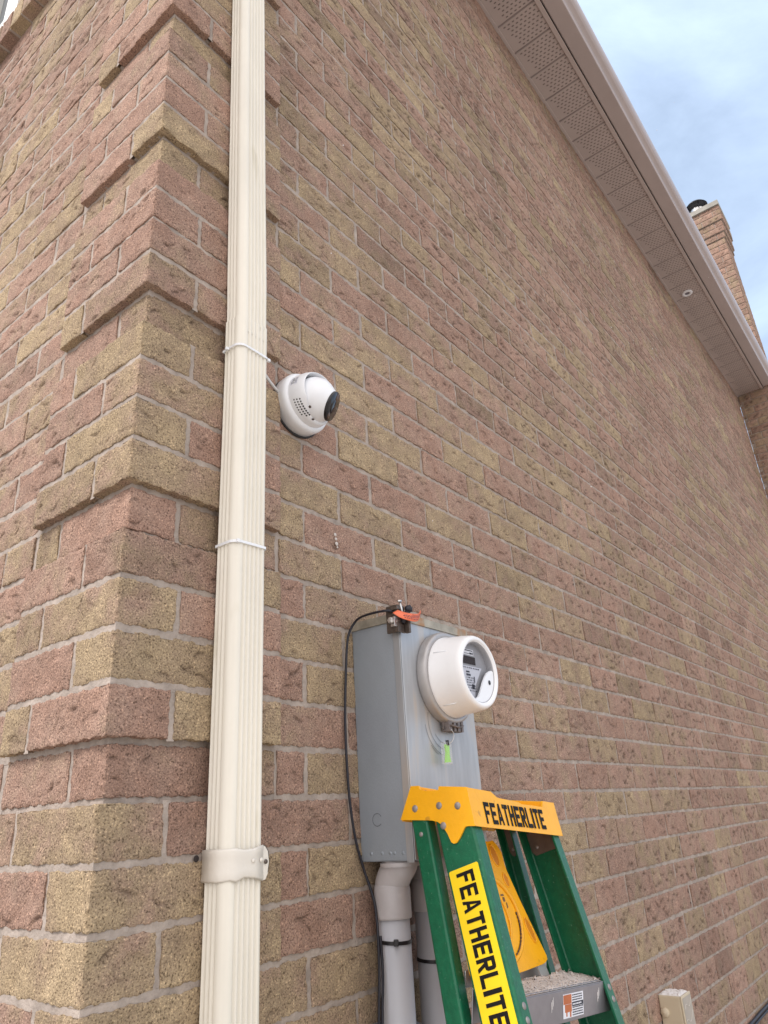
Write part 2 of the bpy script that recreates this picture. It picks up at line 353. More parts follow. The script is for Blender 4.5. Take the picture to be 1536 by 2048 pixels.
        col = np.stack([np.full(nu*nv, hue), np.full(nu*nv, tone), (dent_shade*(0.62 if fine else 0.92)).ravel()], 1)
        sides = []
        if not sh0: sides.append(idx[0, :])
        if not sh1: sides.append(idx[-1, ::-1])
        sides.append(idx[::-1, 0]); sides.append(idx[:, -1])
        Vs = [flat]; Fs = [F]; Cs = [col]; sm = [np.ones(len(F), bool)]; nn = len(flat)
        for sdx in sides:
            top = flat[sdx]; bot = top - Nn*skirt; k = len(sdx)
            Vs += [top, bot]; Cs += [col[sdx], col[sdx]]
            i = np.arange(k-1); q = np.stack([nn+i, nn+i+1, nn+k+i+1, nn+k+i], 1)
            Fs.append(q); sm.append(np.zeros(len(q), bool)); nn += 2*k
        Vv = np.concatenate(Vs); Ff = np.concatenate(Fs)
        s.V.append(Vv); s.F.append(Ff+s.n); s.C.append(np.concatenate(Cs)); s.SM.append(np.concatenate(sm)); s.n += len(Vv)
    def build(s, name, parent, extra=None):
        V = np.concatenate(s.V); F = np.concatenate(s.F); C = np.concatenate(s.C); SM = np.concatenate(s.SM)
        mi = np.zeros(len(F), np.int32)
        if extra:
            ev = np.array(extra.v, float); ef = np.array(extra.f)+len(V); V = np.concatenate([V, ev]); F = np.concatenate([F, ef])
            C = np.concatenate([C, np.full((len(ev), 3), 0.5)]); SM = np.concatenate([SM, np.zeros(len(ef), bool)]); mi = np.concatenate([mi, np.ones(len(ef), np.int32)])
        me = bpy.data.meshes.new(name); me.vertices.add(len(V)); me.vertices.foreach_set('co', V.astype(np.float32).ravel())
        me.loops.add(len(F)*4); me.loops.foreach_set('vertex_index', F.astype(np.int32).ravel())
        me.polygons.add(len(F)); me.polygons.foreach_set('loop_start', np.arange(0, len(F)*4, 4, dtype=np.int32))
        me.polygons.foreach_set('loop_total', np.full(len(F), 4, np.int32))
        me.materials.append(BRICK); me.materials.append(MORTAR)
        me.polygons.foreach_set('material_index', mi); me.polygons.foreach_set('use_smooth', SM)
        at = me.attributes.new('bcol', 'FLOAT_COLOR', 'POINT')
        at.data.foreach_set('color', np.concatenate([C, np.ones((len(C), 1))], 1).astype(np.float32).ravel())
        me.update(); me.validate()
        o = bpy.data.objects.new(name, me); COL.objects.link(o); o.parent = parent
        return o

def quad_box(mb, a, b): mb.box(a, b, 1)
CAMP = np.array(M.translation)
def res_for(p):
    dist = np.linalg.norm(np.array(p)-CAMP)
    if dist < 1.75: return (0.0026, 0.0026)
    if dist < 2.6: return (0.0038, 0.0034)
    if dist < 4.2: return (0.0055, 0.0045)
    if dist < 6.5: return (0.0065, 0.0048)
    return (0.0085, 0.0062)
def style(k=0.0):
    """k = how far along the wall (0..1): the far stretch was laid with mostly rose brick"""
    r = rng.random()
    if r < 0.48+0.18*k: hue = rng.uniform(0.12, 0.42); dn = rng.uniform(3, 8)
    elif r < 0.64+0.18*k: hue = rng.uniform(0.42, 0.66); dn = rng.uniform(3, 7)
    else: hue = rng.uniform(0.66, 0.92); dn = rng.uniform(1.5, 6)
    tone = float(np.clip(rng.normal(1.0, 0.055), 0.84, 1.14))
    if rng.random() < 0.05: tone *= 0.84
    return hue, tone, dn
J = 0.010
D = 0.191*H        # quoin projection
ZB, ZT = -25, 44   # courses built

house = empty('brick_house', (0, 0, 0), 'two storey brick house with projecting corner quoins, seen close from below', 'house')
house.location = hp(0, 0, -25.8); HL = house.location.copy()

def wall_brick(B, x0, x1, c, plane, fix=()):
    """flat brick of course c between course-unit positions; plane 'side' (y=0) or 'front' (x=0)"""
    jx = rng.uniform(-0.0022, 0.0022); jz = rng.uniform(-0.0010, 0.0010); jn = rng.uniform(-0.0016, 0.0016)
    lu = (x1-x0)*H-J+rng.uniform(-0.0018, 0.0010); lv = H-J+rng.uniform(-0.0014, 0.0012)
    if lu < 0.012: return
    hue, tone, dn = style(min(1, max(0, x0-8)/14) if plane == 'side' else 0)
    if len(fix): hue = fix[0]; tone = 0.9+0.1*tone; dn = 5 if hue < 0.5 else 2.5
    if plane == 'side': P = (x0*H+J/2+jx, jn, c*H+J/2+jz+Z0); U = (1, 0, 0); Nn = (0, -1, 0)
    else: P = (jn, x0*H+J/2+jx, c*H+J/2+jz+Z0); U = (0, 1, 0); Nn = (-1, 0, 0)
    mid = np.array(P)+np.array(U)*lu/2
    B.grid(P, U, (0, 0, 1), Nn, lu, lv, res_for(mid), hue, tone, dn*lu/0.22*((1.7 if x0 > 10 else 1.1)+(0.06*max(0, c-4) if c < 20 else 1.0)), dsc=1.0 if x0 < 10 and c < 6 else 1.25)

XE = 90.8
SIDEHUE = {-1: (.72, .15, .2, .2), 0: (.85, .12, .80, .2), 1: (.85, .85, .2, .3), 2: (.8, .08, .15, .85), 3: (.2, .95, .3, .3), -2: (.05, .55, .25, .3), -3: (.80, .75, .2, .2),
 -4: (.08, .92, .2, .8), -5: (.30, .3, .1, .3), -6: (.10, .88, .3, .2), -7: (.25, .3, .2, .2), -8: (.05, .90, .3, .2), -9: (.12, .2, .8), -10: (.85, .75, .3), -11: (.8, .8, .8), 4: (.2, .6, .8, .2), 5: (.3, .8, .3, .9), 6: (.8, .85, .2)}
def build_side():
    B = Bricks(); mb = MB()
    for c in range(ZB, ZT+1):
        odd = c % 2; rec = (c % 5 == 4)
        st = (6.44 if odd else 5.0); x = 4.05 + (0.03 if odd else 0)
        edges = [x]; nx = st
        while nx < XE-0.3: edges.append(nx); nx += 2.88
        edges.append(XE)
        for i_, (a, b) in enumerate(zip(edges[:-1], edges[1:])):
            wall_brick(B, a, b, c, 'side', SIDEHUE.get(c, ())[i_:i_+1])
        bed(mb, 'side', 4.0*H+0.0003, XE*H+0.02, hp(0, 0, c).z, 0.0032)
        for e_ in edges: head(mb, 'side', e_*H, hp(0, 0, c).z, hp(0, 0, c+1).z, 0.0036)
    mb.box((0.02, 0.0120, HL.z-0.3), (XE*H+0.02, 0.12, hp(0, 0, 45.5).z)); mb.m = [1]*len(mb.m)
    return B.build('side_wall', house, mb)
side = build_side()
WIN = (12.2, 24.0, 27.3, 43)       # window opening y0,y1,z0,z1 on the front wall
def build_front():
    B = Bricks(); mb = MB()
    for c in range(ZB, ZT+1):
        odd = c % 2
        x = 3.75; st = 5.2 if odd else 6.64
        edges = [x]; nx = st
        while nx < 60: edges.append(nx); nx += 2.88
        edges.append(60)
        head(mb, 'front', 3.73*H, hp(0, 0, c).z, hp(0, 0, c+1).z, 0.0034, 0.014)
        for a, b in zip(edges[:-1], edges[1:]):
            if c*1.0 > WIN[2]-2.2 and c < WIN[3]:
                lo, hi = WIN[0], WIN[1]
                if c < WIN[2]: lo, hi = 8.0, 28.0
                if a < lo < b: b = lo
                elif a >= lo and b <= hi: continue
                elif a < hi < b: a = hi
                elif a >= lo and a < hi: continue
            wall_brick(B, a, b, c, 'front')
            if c < WIN[2]-2.2 or a < WIN[0]-0.3: head(mb, 'front', b*H, hp(0, 0, c).z, hp(0, 0, c+1).z, 0.0030)
        bed(mb, 'front', 3.62*H+0.0003, (60 if c < WIN[2]-1.5 else WIN[0]-0.1)*H, hp(0, 0, c).z, 0.0026)
    z0, z1 = HL.z-0.3, hp(0, 0, 45.5).z
    zz = [z0, hp(0, 0, WIN[2]).z, hp(0, 0, WIN[3]).z, z1]; yy = [0.125, WIN[0]*H, WIN[1]*H, 60*H]
    mb.box((0.0120, yy[0], zz[0]), (0.12, yy[3], zz[1])); mb.box((0.0120, yy[0], zz[1]), (0.12, yy[1], zz[2]))
    mb.box((0.0120, yy[2], zz[1]), (0.12, yy[3], zz[2])); mb.box((0.0120, yy[0], zz[2]), (0.12, yy[3], zz[3]))
    return B.build('front_wall', house, mb)
front = build_front()
def build_quoin():
    B = Bricks(); mb = MB()
    QH = {-12: .85, -11: .85, -10: .85, -9: .9, -8: .88, -7: .85, -6: .15, -5: .12, -4: .85, -3: .75, -2: .35, -1: .10, 0: .72, 1: .82, 2: .62, 3: .88, 4: .68, 5: .45, 6: .2, 7: .08, 8: .15, 9: .8, 10: .85, 11: .1, 12: .35, 13: .25, 14: .85}
    QS = {-7: .12, -8: .85, -9: .85, -5: .85, -3: .12, 0: .4, 1: .1, 3: .7, -10: .85}
    for c in range(ZB, ZT+1):
        odd = c % 2; rec = (c % 5 == 4); d = 0.0 if rec else D; mo = -d+0.0026
        hd = 1.12*H; xr = 4.0*H; yl = (3.62*H)
        # right-hand (side) face lengths measured from the corner (-d,-d)
        rA = (hd+ (0 if rec else D)) if odd else (2.86*H + (0 if rec else D)*0.5)
        lA = 2.62*H + d*0.5 if odd else hd + d
        z = c*H + J/2 + Z0 + rng.uniform(-0.0008, 0.0008); lv = H-J
        corner = np.array((-d, -d, z)); wob = rng.uniform(0, 6.28)
        jit = rng.uniform(-0.0012, 0.0012)
        corner[0] += jit; corner[1] += jit
        hue, tone, dn = style(); hue = QH.get(c, hue); dn = min(dn, 5); rs = res_for(corner)
        B.grid(corner, (1, 0, 0), (0, 0, 1), (0, -1, 0), rA, lv, rs, hue, tone, dn*rA/0.22*0.7, sh0=True, shN=(-1, 0, 0), wob=wob)
        B.grid(corner, (0, 1, 0), (0, 0, 1), (-1, 0, 0), lA, lv, rs, hue, tone*1.0, dn*lA/0.22*0.7, sh0=True, shN=(0, -1, 0), wob=wob)
        hue, tone, dn = style(); hue = QS.get(c, hue); x0 = -d+rA+J
        B.grid((x0, -d, z), (1, 0, 0), (0, 0, 1), (0, -1, 0), xr-x0+ (0.0 if rec else 0.001), lv, rs, hue, tone, dn*0.6)
        hue, tone, dn = style(); y0 = -d+lA+J
        B.grid((-d, y0, z), (0, 1, 0), (0, 0, 1), (-1, 0, 0), yl-y0, lv, rs, hue, tone, dn*0.6)
        z_0, z_1 = hp(0, 0, c).z, hp(0, 0, c+1).z
        head(mb, 'side', x0-J/2, z_0+0.001, z_1-0.001, mo+0.0004); head(mb, 'front', y0-J/2, z_0+0.001, z_1-0.001, mo+0.0004)
        if c % 5 != 0: # bed joint under this course, set to the deeper of the two courses
            m2 = 0.0026 if (rec or (c-1) % 5 == 4) else -D+0.0026
            bed(mb, 'side', m2, xr-0.001, z_0, m2); bed(mb, 'front', m2, yl-0.001, z_0, m2)
    # mortar cores
    for c in range(ZB-1, ZT+1):
        if c % 5 == 0:
            z0, z1 = hp(0, 0, c).z+0.0068, hp(0, 0, c+4).z-0.004
            mb.box((-D+0.0120, -D+0.0120, z0), (4.0*H-0.004, 0.11, z1)); mb.box((-D+0.0122, 0.10, z0+0.0004), (0.11, 3.62*H-0.004, z1-0.0004))
            # mortar seen on the underside and in the narrow setback
            zb = hp(0, 0, c).z
            bed(mb, 'side', 0.0026, 4.0*H, zb, 0.0026, 0.016); bed(mb, 'front', 0.0026, 3.62*H, zb, 0.0026, 0.016)
    mb.box((0.0110, 0.0110, HL.z-0.3), (4.08*H, 0.115, hp(0, 0, 45.5).z))
    mb.box((0.0114, 0.09, HL.z-0.3), (0.11, 3.9*H, hp(0, 0, 45.5).z))
    mb.m = [1]*len(mb.m)
    return B.build('corner_quoin', house, mb)
quoin = build_quoin()
for o in (side, front, quoin): o.location = -HL

def hpart(mb, name, mats, bevel=0, parent=None):
    o = mb.build(name, mats, house if parent is None else parent, bevel)
    o.location = -HL if parent is None else (0, 0, 0)
    return o
# unseen dark block added inside so that no light leaks through
mb = MB(); mb.box((0.12, 0.12, HL.z-0.3), (XE*H, 60*H, hp(0, 0, 45.3).z)); hpart(mb, 'interior_light_block', DARKHOLE)
# marks on the wall: an old anchor hole and a white splash
mb = MB(); mb.lathe([(0.0, 0.0006), (0.0042, 0.0006), (0.0050, 0.0)], axis_mat(hp(1.86, -0.191, -7.02)+Vector((0, -0.0012, 0)), (0, -1, 0)), 20); hpart(mb, 'anchor_hole', DARKHOLE)
mb = MB()
for dx, dz, r in ((-0.002, 0.012, 0.0042), (0.000, 0.002, 0.0036), (0.002, -0.009, 0.0048), (0.004, -0.017, 0.0024)):
    mt = axis_mat(hp(6.215, -0.015, 0.435)+Vector((dx, 0.0, dz)), (0, -1, 0)); mb.lathe([(r, 0.0), (r*0.8, 0.0012), (0.0, 0.0018)], mt, 12)
hpart(mb, 'white_splash', mat('faint_lime_splash', (0.58, 0.53, 0.49), 0.9))

# soffit -----------------------------------------------------------
ZS = 44.1; PW = 2.4478; g0 = 25.10-10*PW
mb = MB()
xs = -3.3; gx = [g0 + i*PW for i in range(-2, 60)]
gx = [g for g in gx if -3.2 < g < XE-0.3]
prev = -3.3
yA, yB = -0.12, -3.02
for g in gx+[XE]:
    z = hp(0, 0, ZS).z; a = prev*H+0.0070 if prev > -3.29 else prev*H; b = g*H-0.0070
    mb.box((a, yB*H, z), (b, 0.0, z+0.004))
    if g < XE: # groove between two panels
        mb.add([(b, yB*H, z), (g*H, yB*H, z+0.008), (g*H+0.0070, yB*H, z), (b, 0, z), (g*H, 0, z+0.008), (g*H+0.0070, 0, z)], [(0, 1, 4, 3), (1, 2, 5, 4)], 1)
        mb.box((g*H-0.006, yB*H, z+0.0085), (g*H+0.006, 0, z+0.010))
    prev = g
hpart(mb, 'soffit', [TAUPE, mat('shaded_groove', (0.34, 0.28, 0.26), 0.6)])  # groove faces get a darker taupe, shade painted into the colour
mb = MB(); z = hp(0, 0, ZS).z
mb.box((-3.3*H, -0.16*H, z-0.009), (XE*H, 0.004, z-0.0005)); hpart(mb, 'soffit_wall_trim', TAUPE, 0.0015)
mb = MB(); mb.box((-3.3*H, -3.30*H, z-0.010), (XE*H-0.002, -3.00*H, z-0.0006)); hpart(mb, 'soffit_edge_trim', TAUPE, 0.0015)
mb = MB()
for g in gx:
    for i in range(8):
        for j in range(8):
            x = g + 0.30 + i*(PW-0.55)/7.0; y = -2.86 + j*0.335 + (0.165 if i % 2 else 0)
            if y > -0.42 - 0.06*i: continue
            if x > XE-0.3: continue
            cx, cy = x*H, y*H
            mb.add([(cx-0.0030, cy-0.0072, z-0.0005), (cx+0.0038, cy-0.0060, z-0.0005), (cx+0.0030, cy+0.0072, z-0.0005), (cx-0.0038, cy+0.0060, z-0.0005)], [(0, 1, 2, 3)])
hpart(mb, 'soffit_perforation', mat('perforation_shadow', (0.15, 0.118, 0.11), 0.9))
# fascia, roof
mb = MB(); mb.box((-3.3*H, -3.42*H, z+0.006), (XE*H+0.1, -3.34*H, z+0.17)); hpart(mb, 'fascia', TAUPE)
mb = MB()
rp = [(-3.6, -5.0), (-3.6, 62)]
zr = z+0.172
rise = 5.2*math.tan(R_(24))
V = [(-3.4*H, -3.45*H, zr), (XE*H+0.3, -3.45*H, zr), (XE*H+0.3, 62*H, zr), (-3.4*H, 62*H, zr), (2.4, 2.4, zr+1.15), (XE*H-2.2, 2.4, zr+1.15), (XE*H-2.2, 58*H-2.2, zr+1.15), (2.4, 58*H-2.2, zr+1.15)]
mb.add(V, [(0, 1, 5, 4), (1, 2, 6, 5), (2, 3, 7, 6), (3, 0, 4, 7), (4, 5, 6, 7), (3, 2, 1, 0)])
hpart(mb, 'roof', ROOFM)
mb = MB(); mb.box((-3.3*H, 0.002, z+0.001), (-0.0, 60*H, z+0.006)); hpart(mb, 'front_soffit', TAUPE)

# window with rowlock sill on the front wall -------------------------
mb = MB(); y0, y1, z0, z1 = WIN[0]*H, WIN[1]*H, hp(0, 0, WIN[2]).z, hp(0, 0, WIN[3]).z
WFR = mat('white_window_frame', (0.74, 0.73, 0.69), 0.4)
fw = 0.11
mb.box((-0.030, y0, z0), (0.07, y0+fw, z1)); mb.box((-0.030, y1-fw, z0), (0.07, y1, z1))
mb.box((-0.024, y0+fw, z0), (0.07, y1-fw, z0+fw)); mb.box((-0.024, y0+fw, z1-fw), (0.07, y1-fw, z1))
mb.box((0.012, y0+fw, z0+fw), (0.07, y0+fw+0.03, z1-fw)); mb.box((0.012, (y0+y1)/2-0.03, z0+fw), (0.06, (y0+y1)/2+0.03, z1-fw))
wf = hpart(mb, 'window', WFR, 0.003)
mb = MB(); mb.box((0.05, y0+fw+0.03, z0+fw), (0.054, y1-fw, z1-fw)); pane = mb.build('pane', GLASS, wf)
B = Bricks(); ys = 8.05
zs0, zs1 = hp(0, 0, 26.0).z, hp(0, 0, 27.35).z
mbs = MB(); mbs.box((-0.036, 8.1*H, zs0+0.002), (0.11, 28*H, zs1-0.004)); mbs.m = [1]*6
while ys < 27.4:
    hue, tone, dn = style()
    B.grid((-0.040, ys*H+0.004, zs0), (0, 1, 0), (0, 0, 1), (-1, 0, 0), H-0.010, zs1-zs0, (0.008, 0.008), hue, tone*0.95, 1, skirt=0.05)
    ys += 1.0
sl = B.build('window_sill', wf, mbs)

# chimney at the far end --------------------------------------------------
def build_chimney():
    B = Bricks(); mb = MB()
    x0, x1, y0, y1 = 90.8, 96.0, -4.42, 3.2
    zt = 75.6
    for c in range(ZB, 76):
        ex = 0
        if c >= 70: ex = 0.16
        if c >= 71: ex = 0.36
        if c >= 73: ex = 0.56
        off = 0 if c % 2 else 1.44
        xa, ya, xb, yb = x0-ex, y0-ex, x1+ex, y1+ex
        zc = c*H+J/2+Z0; rs = (0.016, 0.012)
        for (a, b, face) in ((ya, yb if c > 44 else 0.0, 'x'), (xa, xb, 'y')):
            e = [a]; nx = a + (2.88 if c % 2 else 1.12)
            while nx < b-0.3: e.append(nx); nx += 2.88
            e.append(b)
            for p, q in zip(e[:-1], e[1:]):
                hue, tone, dn = style(1.0); hue = min(hue, 0.55); lu = (q-p)*H-J
                if lu < 0.02: continue
                if face == 'x': B.grid((xa*H, p*H+J/2, zc), (0, 1, 0), (0, 0, 1), (-1, 0, 0), lu, H-J, rs, hue, tone, dn*1.2, skirt=0.05)
                else: B.grid((p*H+J/2, ya*H, zc), (1, 0, 0), (0, 0, 1), (0, -1, 0), lu, H-J, rs, hue, tone, dn, skirt=0.05)
    def core(ex, za, zb, yy1=y1): mb.box(((x0-ex)*H+0.007, (y0-ex)*H+0.007, hp(0, 0, za).z), ((x1+ex)*H, (yy1+ex)*H, hp(0, 0, zb).z))
    core(0, -25.8, 45.0, 0); core(-0.01, 45.0, 70.02); core(0.16, 70.02, 71.02); core(0.36, 71.02, 73.02); core(0.56, 73.02, 75.6)
    mb.m = [1]*len(mb.m)
    ch = B.build('chimney', house, mb); ch.location = -HL
    m2 = MB(); ex = 0.85
    m2.box(((x0-ex)*H, (y0-ex+0.2)*H, hp(0, 0, 75.62).z), ((x1+ex)*H, (y1+ex)*H, hp(0, 0, 76.5).z)); o = m2.build('crown_slab', CONC, ch, 0.006)
    c0 = hp(93.3, -1.75, 76.5); U = axis_mat(c0, (0, 0, 1))
    m2 = MB(); m2.lathe([(0.12, 0), (0.085, 0.03), (0.082, 0.20), (0.086, 0.21), (0.078, 0.21), (0.078, 0.0)], U, 32); m2.build('flue_pipe', FLUE, ch)
    m2 = MB(); m2.lathe([(0.0, 0.330), (0.05, 0.325), (0.11, 0.30), (0.140, 0.262), (0.138, 0.258), (0.10, 0.285), (0.0, 0.30)], U, 32)
    for k in range(4):
        a = k*math.pi/2+0.5; p = c0+Vector((0.075*math.cos(a), 0.075*math.sin(a), 0.17)); q = c0+Vector((0.11*math.cos(a), 0.11*math.sin(a), 0.285)); m2.tube([p, q], 0.006, 6)
    m2.build('flue_cap', FLUED, ch)
build_chimney()

# ------------------------------------------------------------------ gutter
gt = empty('roof_gutter', hp(40, -4, 44.3), 'long taupe metal gutter running along the roof edge above the soffit', 'gutter')
prof = [(-3.43, 45.35), (-3.43, 44.02), (-4.46, 44.02), (-4.50, 44.06), (-4.50, 44.34), (-4.56, 44.44), (-4.68, 44.52), (-4.84, 44.60), (-4.97, 44.73), (-5.06, 44.90), (-5.10, 45.08), (-5.10, 45.30), (-5.03, 45.33), (-5.03, 45.10), (-4.98, 44.92), (-4.82, 44.66), (-4.52, 44.52), (-4.44, 44.40), (-4.44, 44.10), (-3.49, 44.08), (-3.49, 45.35)]
mb = MB(); xa, xb = -5.2, 90.3
mb.prism([hp(xa, a, b) for a, b in prof], ((xb-xa)*H, 0, 0), smooth=False)
o = mb.build('trough', GUTTER, gt); o.location = -gt.location
for p in o.data.polygons: p.use_smooth = False
mb = MB()
mb.prism([hp(xb, a, b) for a, b in prof[:12]], (0.003, 0, 0)); o = mb.build('end_cap', GUTTER, gt); o.location = -gt.location

# ------------------------------------------------------------------ downspout
X0, X1, YB, YF = 2.045, 2.935, -0.25, -0.815
def ds_profile(sc=1.0, rib=0.0030, grow=0.0):
    """closed cross-section in metres around (0,0)=back-left; ribbed left, front, right"""
    wx, wy = (X1-X0)*H, (YB-YF)*H; c = 0.017; c2 = 0.007
    P = []; ribv = [rib]
    def ribbed(a, b, n, nrm, dens=6):
        a, b = Vector(a), Vector(b); L_ = (b-a).length; tot = n*dens*2
        for i in range(tot+1):
            t = i/tot; s_ = (1-math.cos(2*math.pi*n*t))/2; s_ = s_**1.6
            P.append(a.lerp(b, t) - Vector(nrm)*ribv[0]*s_)
    ribbed((0, 0), (0, -(wy-c)), 3, (-1, 0))
    for k in range(1, 7):
        a = math.pi + (math.pi/2)*k/7; P.append(Vector((c+c*math.cos(a)*(1.0 if k not in (3, 4) else 0.97), -(wy-c)+c*math.sin(a)*(1.0 if k not in (3, 4) else 0.97))))
    ribv[0] = rib*1.25; ribbed((c, -wy), (wx-c2, -wy), 5, (0, -1)); ribv[0] = rib
    for k in range(1, 4):
        a = 1.5*math.pi + (math.pi/2)*k/4; P.append(Vector((wx-c2+c2*math.cos(a), -(wy-c2)+c2*math.sin(a))))
    ribbed((wx, -(wy-c2)), (wx, 0), 3, (1, 0))
    ctr = Vector((wx/2, -wy/2))
    return [ctr+(p-ctr)*sc for p in P]
def ds_section(mb, levels):
    rings = []
    for (x, y, z, sc, rib) in levels:
        o_ = hp(x, y, z); rings.append([Vector((o_.x+p.x, o_.y+p.y, o_.z)) for p in ds_profile(sc, rib)])
    n = len(rings[0]); vs = [v for r in rings for v in r]
    fs = [(i*n+j, i*n+(j+1) % n, (i+1)*n+(j+1) % n, (i+1)*n+j) for i in range(len(rings)-1) for j in range(n)]
    mb.add(vs, fs, 0, True)
ds = empty('downspout', hp(2.5, -0.5, -24.5), 'cream ribbed metal downspout strapped to the brick corner', 'downspout')
mb = MB(); ds_section(mb, [(X0, YB, -24.5, 1, 0.0032), (X0-0.012, YB, -16, 1, 0.0032), (X0-0.02, YB, -9.6, 1, 0.0032), (X0, YB, -3, 1, 0.0032), (X0+0.02, YB, 3.6, 1, 0.0032), (X0+0.02, YB, 4.6, 1.012, 0.0030), (X0+0.02, YB, 5.12, 1.018, 0.0020)])
ds_section(mb, [(X0+0.02, YB, 5.12, 1.018, 0.0020), (X0+0.02, YB, 5.125, 0.985, 0.0018), (X0+0.02, YB, 4.9, 0.98, 0.0018)])
o = mb.build('lower_pipe', CREAM, ds); o.location = -ds.location
mb = MB(); ds_section(mb, [(X0+0.02, YB, 4.7, 0.972, 0.0010), (X0+0.02, YB, 5.35, 0.976, 0.0036), (X0+0.012, YB, 5.9, 0.985, 0.0034), (X0+0.004, YB, 6.5, 1.0, 0.0032), (X0-0.085, YB, 11, 1, 0.0032), (X0-0.20, YB, 18, 1, 0.0032), (X0-0.30, YB, 27, 1, 0.0032), (X0-0.30, YB-0.05, 38, 1, 0.0032), (X0-0.30, YB-1.3, 41.2, 1, 0.0032), (X0-0.30, YB-3.3, 43.0, 1, 0.0032), (X0-0.30, YB-3.3, 44.0, 1, 0.0032)])
o = mb.build('upper_pipe', CREAM, ds); o.location = -ds.location
# strap
STRAPM = mat('cream_strap', (0.73, 0.68, 0.60), 0.4, bump=0.0010, bscale=40)
mb = MB()
def strap_ring(z, off, dz=0):
    wx, wy = (X1-X0)*H, (YB-YF)*H; c = 0.017
    pts = [(-off, 0.002), (-off, -(wy-c)), (-off+0.004, -(wy-c)-0.008), (c-0.008, -wy-off+0.004), (c, -wy-off), (wx*0.45, -wy-off), (wx*0.7, -wy-off-0.0008), (wx-0.004, -wy-off-0.001)]
    o_ = hp(X0-0.015, YB, z); return [Vector((o_.x+a, o_.y+b, o_.z+dz)) for a, b in pts]
rows = []
for zz, of, jit in ((-7.42, 0.0030, 0), (-7.39, 0.0046, 0), (-7.28, 0.0034, 0), (-7.02, 0.0032, 0), (-6.93, 0.0046, 0), (-6.89, 0.0032, 0)):
    r = strap_ring(zz, of)
    top = zz > -7.1
    r[5].z += (-0.0030 if top else 0.0035); r[6].z += (-0.002 if top else 0.0015); r[7].z += (0.002 if top else -0.004)
    if not top and zz < -7.35: r[3].z += 0.0015; r[4].z -= 0.001
    rows.append(r)
n = 8
mb.add([v for r in rows for v in r], [(i*n+j, i*n+j+1, (i+1)*n+j+1, (i+1)*n+j) for i in range(len(rows)-1) for j in range(n-1)], 0, True)
# rounded ear past the right edge with the screw
e0 = rows[0][-1]; e1 = rows[-1][-1]; cx = e0.x; ym = e0.y; zc = (e0.z+e1.z)/2; hz = (e1.z-e0.z)/2
ear = [Vector((cx, ym, e0.z)), Vector((cx+0.006, ym-0.0004, e0.z+0.001)), Vector((cx+0.012, ym, e0.z+0.010)), Vector((cx+0.015, ym, zc)), Vector((cx+0.0125, ym, e1.z-0.009)), Vector((cx+0.006, ym, e1.z-0.001)), Vector((cx, ym, e1.z))]
mb.prism(ear, (0, 0.0016, 0), 0)
o = mb.build('strap', STRAPM, ds, recalc=False); o.location = -ds.location
sm = o.modifiers.new('solid', 'SOLIDIFY'); sm.thickness = 0.0012; sm.offset = 1
mb = MB(); mb.lathe([(0.0, 0.0016), (0.0028, 0.0014), (0.0036, 0.0)], axis_mat(Vector((cx+0.006, ym-0.0014, zc+0.001)), (0, -1, 0)), 16)
o = mb.build('strap_screw', BRONZE, ds); o.location = -ds.location
mb = MB()
for dx in (-0.020, -0.004): mb.lathe([(0.0, 0.0018), (0.0022, 0.0012), (0.0034, 0.0)], axis_mat(Vector((cx+dx, ym-0.0022, zc+0.004)), (0, -1, 0)), 14)
o = mb.build('strap_dimple', STRAPM, ds); o.location = -ds.location

def zip_tie_white(z, lab, knobs, tilt=0.0):
    t = empty('zip_tie', hp(2.2, -0.7, z), lab, 'cable tie', 'white cable ties round the downspout')
    wx, wy = (X1-X0)*H+0.003, (YB-YF)*H+0.0015
    o_ = hp(X0, YB, z)+Vector((-0.0015, 0, 0)); c = 0.017
    loop = [(0, 0.002), (0, -(wy-c))]
    loop += [(c-c*math.cos(a), -(wy-c)-c*math.sin(a)) for a in (0.3, 0.6, 0.95, 1.25)]
    loop += [(c, -wy), (wx*0.6, -wy), (wx-0.004, -wy), (wx, -wy+0.004), (wx, 0.002), (0, 0.002)]
    pts = [o_+Vector((a, b, tilt*a)) for a, b in loop]
    mb = MB(); vs = []; fs = []
    hw = 0.0024; th = 0.0014
    for i in range(len(pts)):
        p = pts[i]; ctr = o_+Vector((wx/2, -wy/2, tilt*wx/2)); dirn = (p-ctr); dirn.z = 0; dirn.normalize()
        vs += [p+Vector((0, 0, -hw)), p+Vector((0, 0, hw)), p+dirn*th+Vector((0, 0, hw)), p+dirn*th+Vector((0, 0, -hw))]
    for i in range(len(pts)-1):
        for k in range(4): fs.append((i*4+k, i*4+(k+1) % 4, (i+1)*4+(k+1) % 4, (i+1)*4+k))
    mb.add(vs, fs, 0, False); b = mb.build('band', WHITE, t); b.location = -t.location
    for (a, bb) in knobs:
        mb = MB(); p = o_+Vector((a*wx, -bb*wy, tilt*a*wx)); mb.box(p-Vector((0.0035, 0.0032, 0.0036)), p+Vector((0.0035, 0.0032, 0.0036)))
        k = mb.build('locking_head', WHITE, t, 0.0014, 3); k.location = -t.location
    return t
zip_tie_white(4.22, 'white cable tie with two heads, just below the seam of the cream downspout', [(-0.03, 0.25), (1.05, 0.93)], -0.02)
zip_tie_white(-0.90, 'lower white cable tie with its head on the front edge of the cream downspout', [(0.12, 0.97)], 0.03)

